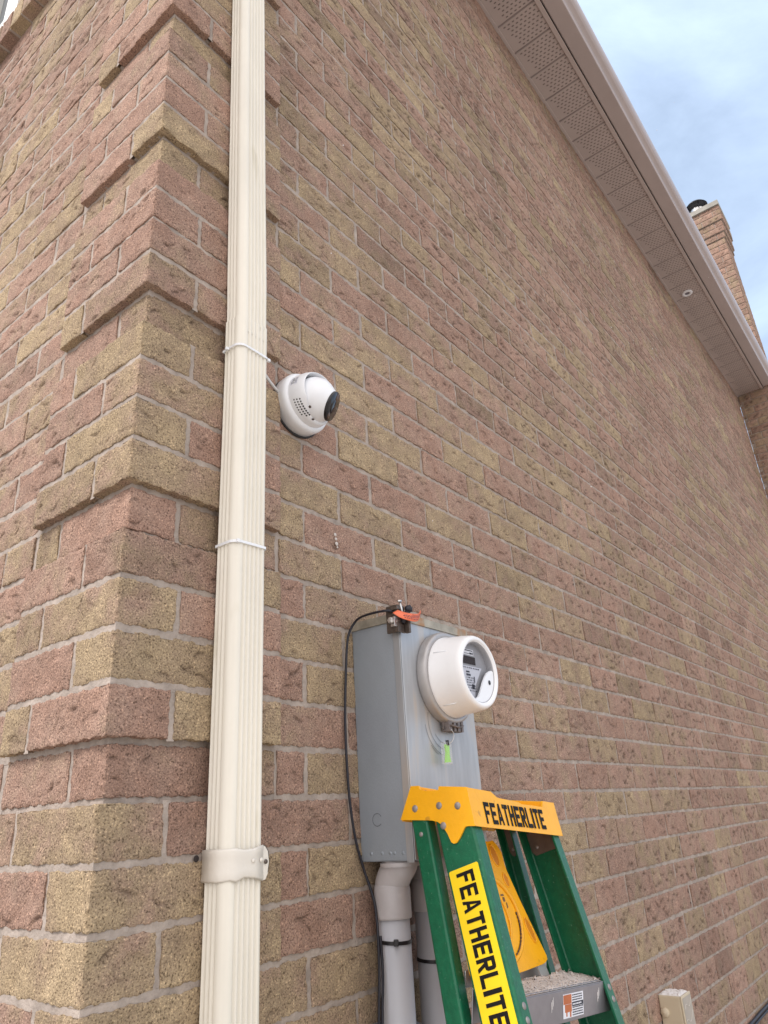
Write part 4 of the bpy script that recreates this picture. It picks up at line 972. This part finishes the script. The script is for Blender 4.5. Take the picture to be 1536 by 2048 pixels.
# --- rails
def rail_frame(s_, y0, al, dx=0.0):
    o_ = Vector((s_*(LL/2+0.0012+dx), y0, -0.02)); dv = Vector((s_*math.sin(q['sp']), -math.sin(al), -math.cos(al)*math.cos(q['sp']))).normalized()
    nb = Vector((0, math.cos(al), -math.sin(al))); inn = dv.cross(nb); inn = inn if inn.x*s_ < 0 else -inn
    nb = (nb - dv*nb.dot(dv)).normalized(); inn = (inn-dv*inn.dot(dv)).normalized()
    return o_, dv, nb, inn
def channel(s_, y0, al, web, fl_, t, d0, d1, name, dx=0.0, nm=None):
    o_, dv, nb, inn = rail_frame(s_, y0, al, dx); c = 0.004
    prof = [(0, c), (c*0.3, c*0.3), (c, 0), (fl_, 0), (fl_, t), (t+c*0.6, t), (t, t+c*0.6), (t, web-t-c*0.6), (t+c*0.6, web-t), (fl_, web-t), (fl_, web), (c, web), (c*0.3, web-c*0.3), (0, web-c)]
    mb = MB(); pts = [o_+dv*d0+inn*a+nb*b for a, b in prof]; mb.prism(pts, dv*(d1-d0)); ob = mb.build(name, GREEN, lad, 0.0006, 2)
    return ob, (o_, dv, nb, inn)
FRL, fL_ = channel(-1, q['yr'], q['al'], q['web'], 0.028, 0.0042, 0.012, 1.70, 'front_rail')
FRR, fR_ = channel(1, q['yr'], q['al'], q['web'], 0.028, 0.0042, 0.012, 1.70, 'front_rail')
RRL, rL_ = channel(-1, 0.0352, 0.3208, 0.0346, 0.024, 0.0036, 0.020, 1.66, 'rear_rail')
RRR, rR_ = channel(1, 0.0352, 0.3208, 0.0346, 0.024, 0.0036, 0.020, 1.66, 'rear_rail')
for ob, fr in ((FRL, fL_), (FRR, fR_), (RRL, rL_), (RRR, rR_)):
    o_, dv, nb, inn = fr; mb = MB(); w_ = 0.078 if ob.name.startswith('front') else 0.040
    P = [o_+dv*(1.66)+inn*a+nb*b for a, b in ((-0.003, -0.003), (0.032, -0.003), (0.032, w_), (-0.003, w_))]; mb.prism(P, dv*0.06); mb.build('rubber_foot', RUBBER, ob, 0.002)
def railpt(fr, d, b, a=0.0): o_, dv, nb, inn = fr; return o_+dv*d+nb*b+inn*a
# rail sticker with lettering
mb = MB(); P = [railpt(fL_, 0.1005, 0.0680, -0.0003), railpt(fL_, 0.0985, 0.0700*0+0.066, -0.0003), railpt(fL_, 0.0985, 0.0100, -0.0003), railpt(fL_, 0.1005, 0.0078, -0.0003), railpt(fL_, 0.3460, 0.0078, -0.0003), railpt(fL_, 0.3480, 0.0098, -0.0003), railpt(fL_, 0.3480, 0.0660, -0.0003), railpt(fL_, 0.3460, 0.0680, -0.0003)]
mb.prism(P, -fL_[3]*0.0003); stk = mb.build('rail_sticker', STICKY, FRL)
mb = MB(); lettering(mb, 'FEATHERLITE', railpt(fL_, 0.1060, 0.0545, -0.0006), fL_[1], -fL_[2], -fL_[3], 0.0345, 0.2150, gap=0.17); mb.build('sticker_lettering', BLK, stk)
def rail_rivet(fr, d, b, par, rr=0.0058):
    o_, dv, nb, inn = fr; mb = MB(); mb.lathe([(rr, 0), (rr*0.9, 0.0010), (rr*0.5, 0.0017), (0, 0.0019)], axis_mat(railpt(fr, d, b, 0.0), -inn), 20); mb.build('rivet', RIVET, par)
rail_rivet(rL_, 0.058, 0.018, RRL, 0.0042)
# flange rivets (front face) where each step is fixed
def flange_rivet(fr, d, a, par, rr=0.0052):
    o_, dv, nb, inn = fr; mb = MB(); mb.lathe([(rr, 0), (rr*0.9, 0.0010), (rr*0.5, 0.0016), (0, 0.0018)], axis_mat(railpt(fr, d, 0, a), -nb), 20); mb.build('rivet', RIVET, par)
for k in range(5):
    for dd in (0.010, 0.028):
        flange_rivet(fL_, q['sd']+dd+0.305*k, 0.016, FRL); flange_rivet(fR_, q['sd']+dd+0.305*k, 0.014, FRR)
# --- steps
step0 = None
def tread_pts(d):
    a = railpt(fL_, d, 0.001, 0.0045); b = railpt(fR_, d, 0.001, 0.0045); return a, b
for k in range(5):
    d = q['sd'] + 0.305*k; a, b = tread_pts(d); z = a.z; dep = 0.080; sh_ = q['sh']
    mb = MB(); t = 0.002
    mb.box((a.x, a.y, z-t), (b.x, a.y+dep, z)); mb.box((a.x, a.y, z-sh_), (b.x, a.y+t, z-t)); mb.box((a.x, a.y+dep-t, z-sh_), (b.x, a.y+dep, z-t))
    for j in range(9): mb.box((a.x+0.001, a.y+0.006+j*0.008, z), (b.x-0.001, a.y+0.0085+j*0.008, z+0.0012))
    so = mb.build('step', ALU, lad, 0.0010)
    if k == 0: step0 = (so, a, b, z)
# brace under the first step, rear spreader bars
mb = MB(); a, b = tread_pts(q['sd']); y_ = 0.075
mb.box((rL_[0].x+0.02, -0.052, -0.300), (rR_[0].x-0.02, -0.048, -0.276)); mb.build('rear_crossbar', ALUB, lad, 0.001)
for k in range(1, 5):
    mb = MB(); p = railpt(rL_, 0.30+0.30*k, 0.012, 0.01); p2 = railpt(rR_, 0.30+0.30*k, 0.012, 0.01); mb.box((p.x, p.y, p.z-0.02), (p2.x, p.y+0.003, p.z)); mb.build('rear_crossbar', ALUB, lad, 0.001)
# spreader arm visible under the shelf
mb = MB(); P = [Vector((0.052, -0.070, -0.262)), Vector((0.084, -0.070, -0.262)), Vector((0.106, -0.085, -0.316)), Vector((0.076, -0.085, -0.316))]; mb.prism(P, (0, 0.003, 0)); mb.build('spreader_arm', ALUB, lad, 0.0006)
mb = MB(); P = [Vector((0.028, -0.01, -0.200)), Vector((0.036, -0.01, -0.200)), Vector((0.062, -0.05, -0.330)), Vector((0.052, -0.05, -0.330))]
# cap brackets on the inside
BRK = mat('dark_brown_bracket', (0.16, 0.12, 0.10), 0.5, metal=0.4, var=0.15, vscale=40)
mb = MB(); rw = railpt(rR_, 0.04, 0.014, 0.0052)
o_, dv, nb, inn = rR_
P = [railpt(rR_, d_, b_, 0.0048) for d_, b_ in ((0.02, 0.008), (0.075, 0.008), (0.082, 0.011), (0.085, 0.0165), (0.082, 0.022), (0.075, 0.025), (0.02, 0.025))]; mb.prism(P, inn*0.002); mb.build('pivot_bracket', BRK, lad, 0.0006)
P = [railpt(fR_, d_, b_, 0.0052) for d_, b_ in ((0.02, 0.006), (0.060, 0.006), (0.064, 0.010), (0.064, 0.060), (0.055, 0.066), (0.02, 0.066))]; mb = MB(); mb.prism(P, fR_[3]*0.002); mb.build('cap_bracket', BRK, lad, 0.0006)
mb = MB()
for fr, d_, b_ in ((rR_, 0.072, 0.0165), (fR_, 0.050, 0.052)):
    mb = MB(); mb.lathe([(0.0035, 0), (0.003, 0.001), (0, 0.0015)], axis_mat(railpt(fr, d_, b_, 0.0072), fr[3]), 14); mb.build('bracket_rivet', RIVET, lad)
# step label
so, a, b, z = step0
mb = MB(); lx0, lx1, lz0, lz1 = a.x+0.128, a.x+0.212, z-0.0405, z-0.0075; ly = a.y-0.0004
lx0, lx1 = -0.018, 0.056
mb.box((lx0, ly-0.0003, lz0), (lx1, ly, lz1)); sl2 = mb.build('safety_label', LABELW, so, 0.0)
mb = MB(); mb.box((lx0+0.001, ly-0.0006, lz1-0.014), (lx0+0.030, ly-0.0003, lz1-0.001)); mb.box((lx0+0.006, ly-0.0006, lz0+0.008), (lx0+0.030, ly-0.0003, lz1-0.0145)); mb.box((lx0+0.010, ly-0.0006, lz0+0.0025), (lx0+0.014, ly-0.0003, lz0+0.0078)); mb.box((lx0+0.023, ly-0.0006, lz0+0.001), (lx0+0.028, ly-0.0003, lz0+0.0078))
mb.build('label_panel', mat('rusty_orange_print', (0.48, 0.14, 0.05), 0.6, var=0.15, vscale=60), sl2)
mb = MB(); mb.box((lx0+0.032, ly-0.0005, lz0+0.0145), (lx1-0.001, ly-0.0003, lz0+0.0205)); 
for i in range(9):
    zz = lz0+0.0020+i*0.0034
    if 0.0125 < zz-lz0 < 0.0205: continue
    x = lx0+0.033
    while x < lx1-0.006:
        w_ = rng.uniform(0.002, 0.006); mb.box((x, ly-0.0005, zz), (min(x+w_, lx1-0.002), ly-0.0003, zz+0.0017)); x += w_+0.0012
mb.build('label_print', INK, sl2)
mb = MB(); x = lx0+0.034
while x < lx1-0.008:
    w_ = rng.uniform(0.003, 0.006); mb.box((x, ly-0.0007, lz0+0.0165), (x+w_, ly-0.0005, lz0+0.0185)); x += w_+0.0013
mb.build('label_print', LABELW, sl2)
for (cx_, w_) in ((0.112, 0.0016), (-0.058, 0.0012)):
    mb = MB()
    for k in range(3):
        x = cx_+k*0.003; mb.box((x, ly-0.0004, z-0.028+k*0.004), (x+w_, ly-0.0001, z-0.014+k*0.003))
    mb.build('paint_fleck', SNOW, so, 0.0003)

# --- folded yellow shelf between the rails
def shp(x, z, off=0.0):
    y = 0.030 + 0.385*z; return Vector((x, y-off, z+0.385*0*off))
shn = Vector((0, -1, 0.385)).normalized()
outl = [(-0.118, -0.080), (0.0047, -0.0829), (0.0243, -0.0803), (0.0364, -0.0876), (0.0453, -0.100), (0.0440, -0.1195), (0.0449, -0.1294), (0.0626, -0.178), (0.0837, -0.2277), (0.1000, -0.2640), (0.0990, -0.2700), (0.0900, -0.2740), (0.0775, -0.2762), (0.0078, -0.2819), (-0.0400, -0.285), (-0.130, -0.285), (-0.140, -0.275)]
mb = MB(); mb.prism([shp(x, z) for x, z in outl], -shn*0.016); shelf = mb.build('folding_shelf', YEL, lad, 0.004, 4)
YD = mat('dark_yellow_recess', (0.62, 0.22, 0.006), 0.42, var=0.10, vscale=25, speck=(30, 0.68, (0.12, 0.06, 0.03), 0.6))  # ovals of darker speckled yellow mark the recesses
def slot(cx_, cz_, lx_, lz_, ang, raised=False):
    P = []
    for i in range(24):
        t_ = 2*math.pi*i/24; u_, v_ = lx_*math.cos(t_), lz_*math.sin(t_); P.append(shp(cx_+u_*math.cos(ang)-v_*math.sin(ang), cz_+u_*math.sin(ang)+v_*math.cos(ang))+shn*0.0002)
    return P
YR = mat('shelf_rim', (0.90, 0.42, 0.012), 0.38)
for (cx_, cz_, lx_, lz_, an) in ((0.014, -0.106, 0.011, 0.018, 0.25), (0.032, -0.146, 0.0075, 0.012, 0.3), (0.0668, -0.2249, 0.0085, 0.021, 0.42)):
    mb = MB(); Pl = slot(cx_, cz_, lx_, lz_, an); mb.prism(Pl, -shn*0.0008*0+shn*0.0004); s1 = mb.build('recess', YD, shelf)
    mb = MB(); Pl2 = Pl+[Pl[0], Pl[1]]; mb.tube([p+shn*0.0004 for p in Pl2], 0.0013, 6); mb.build('recess_rim', YR, shelf)
# round bucket ring: concentric raised arcs
def arcpath(cx_, cz_, rx_, rz_, a0, a1, n=26): return [shp(cx_+rx_*math.cos(R_(a0+(a1-a0)*i/n)), cz_+rz_*math.sin(R_(a0+(a1-a0)*i/n)))+shn*0.0005 for i in range(n+1)]
mb = MB(); mb.tube(arcpath(-0.050, -0.205, 0.090, 0.066, -80, 78), 0.0042, 8); mb.tube(arcpath(-0.050, -0.205, 0.052, 0.048, -80, 78), 0.0030, 8); mb.build('bucket_ring', YR, shelf)
mb = MB(); mb.tube([p+shn*0.001 for p in arcpath(-0.050, -0.207, 0.0835, 0.0605, -60, 10)], [0.0006+0.0012*abs(math.sin(i*1.7)) for i in range(27)], 6); mb.build('grime_line', mat('grime', (0.10, 0.055, 0.04), 0.9, var=0.3, vscale=200), shelf)
mb = MB()
for x, zc_, w_, h_ in ((0.002, -0.170, 0.012, 0.003), (0.004, -0.177, 0.008, 0.008), (0.010, -0.186, 0.004, 0.009)): mb.prism([shp(x-w_/2, zc_-h_/2)+shn*0.0002, shp(x+w_/2, zc_-h_/3)+shn*0.0002, shp(x+w_/2.5, zc_+h_/2)+shn*0.0002, shp(x-w_/3, zc_+h_/2.2)+shn*0.0002], shn*0.0004)
mb.build('stamped_mark', mat('brown_stamp', (0.16, 0.09, 0.045), 0.7), shelf)

# --- crumbs of masonry on the top step: stuff that nobody could count
def crumbs():
    mb = MB(); so, a, b, z = step0; Mx = Matrix.Translation(Vector((0, 0, 0)))
    n = 60; m_ = 12; x0, x1 = a.x+0.03, b.x-0.004; y0, y1 = a.y+0.004, a.y+0.078
    hs = np.zeros((n+1, m_+1))
    for _ in range(90):
        cx_ = rng.beta(2.2, 1.3); cy_ = rng.uniform(0.2, 1.0); s_ = rng.uniform(0.012, 0.04); hh = rng.uniform(0.001, 0.0045)*(0.6+cx_)
        X, Y = np.meshgrid(np.linspace(0, 1, n+1), np.linspace(0, 1, m_+1), indexing='ij'); hs += hh*np.exp(-((X-cx_)/s_)**2-((Y-cy_)/(s_*4))**2)
    hs = hs*0.05 + hs*0.42*np.clip((X-0.45)*2, 0, 1)*np.clip(Y*1.6-0.3, 0, 1) + rng.uniform(0, 0.0009, hs.shape); hs[:, 0] = -0.001; hs[:, -1] = -0.001; hs[0, :] = -0.001; hs[-1, :] = -0.001
    vs = [Vector((x0+(x1-x0)*i/n, y0+(y1-y0)*j/m_, z+0.0008+hs[i, j])) for i in range(n+1) for j in range(m_+1)]
    mb.add(vs, [(i*(m_+1)+j, (i+1)*(m_+1)+j, (i+1)*(m_+1)+j+1, i*(m_+1)+j+1) for i in range(n) for j in range(m_)], 0, True)
    for _ in range(150):
        t_ = rng.beta(1.6, 1.2); x = x0+(x1-x0)*t_; y = rng.uniform(y0, y1); i, j = int((x-x0)/(x1-x0)*n), int((y-y0)/(y1-y0)*m_)
        rr = rng.uniform(0.0006, 0.0022) if rng.random() < 0.94 else rng.uniform(0.0025, 0.0050); c_ = Vector((x, y, z+0.001+max(0, hs[i, j])+rr*0.4))
        vs = [c_+Vector(d_)*rr*rng.uniform(0.7, 1.2) for d_ in ((1, 0, 0), (-1, 0, 0), (0, 1, 0), (0, -1, 0), (0, 0, 1), (0, 0, -1))]
        mb.add(vs, [(0, 2, 4), (2, 1, 4), (1, 3, 4), (3, 0, 4), (2, 0, 5), (1, 2, 5), (3, 1, 5), (0, 3, 5)], 0, False)
    o = mb.build('masonry_crumbs', DUST); o.location = lad.location; o.rotation_euler = lad.rotation_euler
    tag(o, 'heap of pale crumbly masonry dust on the top ladder step', 'debris', kind='stuff')
crumbs()

# ------------------------------------------------------------------ beige utility box
ub = empty('utility_box', hp(23.95, 0, -13.1), 'beige plastic utility box low on the brick wall right of the ladder', 'utility box')
def up_(mb, name, m, bev=0, par=None): o = mb.build(name, m, par or ub, bev); o.location = -ub.location if par is None else (0, 0, 0); return o
mb = MB(); mb.box(hp(23.42, -0.80, -15.4), hp(24.44, 0.0, -13.12)); up_(mb, 'enclosure', BEIGE, 0.004)
mb = MB(); mb.box(hp(23.42, -0.86, -15.4), hp(24.46, -0.805, -13.12)); cv = up_(mb, 'cover', BEIGE, 0.0015)
mb = MB(); mb.box(hp(23.49, -0.872, -15.3), hp(24.40, -0.865, -13.20)); up_(mb, 'front_panel', BEIGED, 0.0006)
mb = MB()
for k in range(3):
    pts = []
    for i in range(15):
        t_ = i/14; pts.append(hp(23.52+0.80*t_, -0.88, -13.55-0.42*k+0.09*math.sin(t_*7+k)+0.18*t_))
    mb.tube(pts, 0.0008, 6)
up_(mb, 'panel_streak', mat('pale_streak', (0.62, 0.57, 0.50), 0.7))
mb = MB(); pts = [hp(23.44, -0.76, -13.115), hp(24.40, -0.76, -13.115), hp(24.40, -0.1, -13.115), hp(23.5, -0.0, -13.115)]
n = 12; vs = []
for i in range(n+1):
    for j in range(n+1):
        e_ = min(i, n-i, j, n-j); vs.append(hp(23.45+0.96*i/n, -0.80+0.80*j/n, -13.12)+Vector((0, 0, -0.0005 if e_ == 0 else rng.uniform(0.0012, 0.0045))))
mb.add(vs, [(i*(n+1)+j, (i+1)*(n+1)+j, (i+1)*(n+1)+j+1, i*(n+1)+j+1) for i in range(n) for j in range(n)], 0, False); up_(mb, 'chalky_crust', SNOW)
mb = MB(); mb.lathe([(0.0135, 0), (0.0130, 0.004), (0.0105, 0.008), (0, 0.0095)], axis_mat(hp(23.42, -0.17, -13.66), (-1, 0, 0)), 28); up_(mb, 'side_plug', BEIGE)
mb = MB(); c_ = hp(23.42, -0.36, -14.22)
for a_, b_ in (((-0.010, -0.010), (0.010, -0.0092)), ((-0.010, 0.0092), (0.010, 0.010)), ((-0.010, -0.0092), (-0.0092, 0.0092)), ((0.0092, -0.0092), (0.010, 0.0092))): mb.box((c_.x-0.0006, c_.y+a_[0], c_.z+a_[1]), (c_.x, c_.y+b_[0], c_.z+b_[1]))
up_(mb, 'square_mark', mat('beige_line', (0.25, 0.20, 0.14), 0.6))
mb = MB(); mb.tube([hp(24.02, -0.90, -14.25), hp(24.06, -0.98, -14.40), hp(24.05, -0.90, -14.75)], 0.004, 8); up_(mb, 'latch', BEIGE)
# small bead of sealant at the box's top back
# wall cable at the lower right
mb = MB(); P = smooth_path([hp(26, -0.10, -16.4), hp(30, -0.10, -16.25), hp(34, -0.12, -16.17), hp(38, -0.10, -16.13), hp(50, -0.10, -16.2), hp(70, -0.10, -16.2), hp(90, -0.10, -16.2)], 6)
mb.tube(P, 0.0062, 10); mb.tube([p+Vector((0, -0.004, -0.011)) for p in P], 0.0045, 8)
o = mb.build('wall_cable', RUBBER); tag(o, 'pair of black cables running level along the foot of the far brick wall', 'cable')

# ------------------------------------------------------------------ soffit light
slt = empty('soffit_light', hp(63.6, -1.49, ZS)-Vector((0, 0, 0.001)), 'round white recessed light in the perforated soffit', 'light')
mb = MB(); D_ = axis_mat((0, 0, 0), (0, 0, -1)); mb.lathe([(0.046, -0.001), (0.047, 0.003), (0.043, 0.007), (0.026, 0.008), (0.022, 0.006), (0.021, -0.001)], D_, 40); mb.build('trim_ring', mat('white_trim', (0.78, 0.77, 0.79), 0.4), slt)
mb = MB(); mb.lathe([(0.0225, 0.0015), (0.0, 0.0010)], D_, 32); mb.build('lamp_lens', mat('dim_lens', (0.16, 0.15, 0.18), 0.2), slt)

# a few stray flakes drifting in the air
mb = MB()
for _ in range(46):
    dd = rng.uniform(0.9, 4.0); a_ = rng.uniform(-0.12, 0.50); b_ = rng.uniform(-0.30, 0.62)
    p = M.translation + (cf + r2*a_ + u2*b_)*dd; rr = rng.uniform(0.0006, 0.0011)*(0.6+dd*0.3)
    if p.y > -0.35: continue
    mb.lathe([(0, -rr), (rr*0.8, -rr*0.5), (rr, rr*0.2), (rr*0.5, rr*0.8), (0, rr)], axis_mat(p, (rng.normal(), rng.normal(), 1)), 6)
o = mb.build('snow_flakes', SNOW); tag(o, 'tiny white flakes drifting in the air before the wall', 'snow', kind='stuff')

# ------------------------------------------------------------------ ground
mb = MB(); mb.add([(-250, -250, 0), (250, -250, 0), (250, 250, 0), (-250, 250, 0)], [(0, 1, 2, 3)])
o = mb.build('ground', GROUND); o['kind'] = 'structure'
S.render.engine = 'CYCLES'
S.render.resolution_x = 768; S.render.resolution_y = 1024
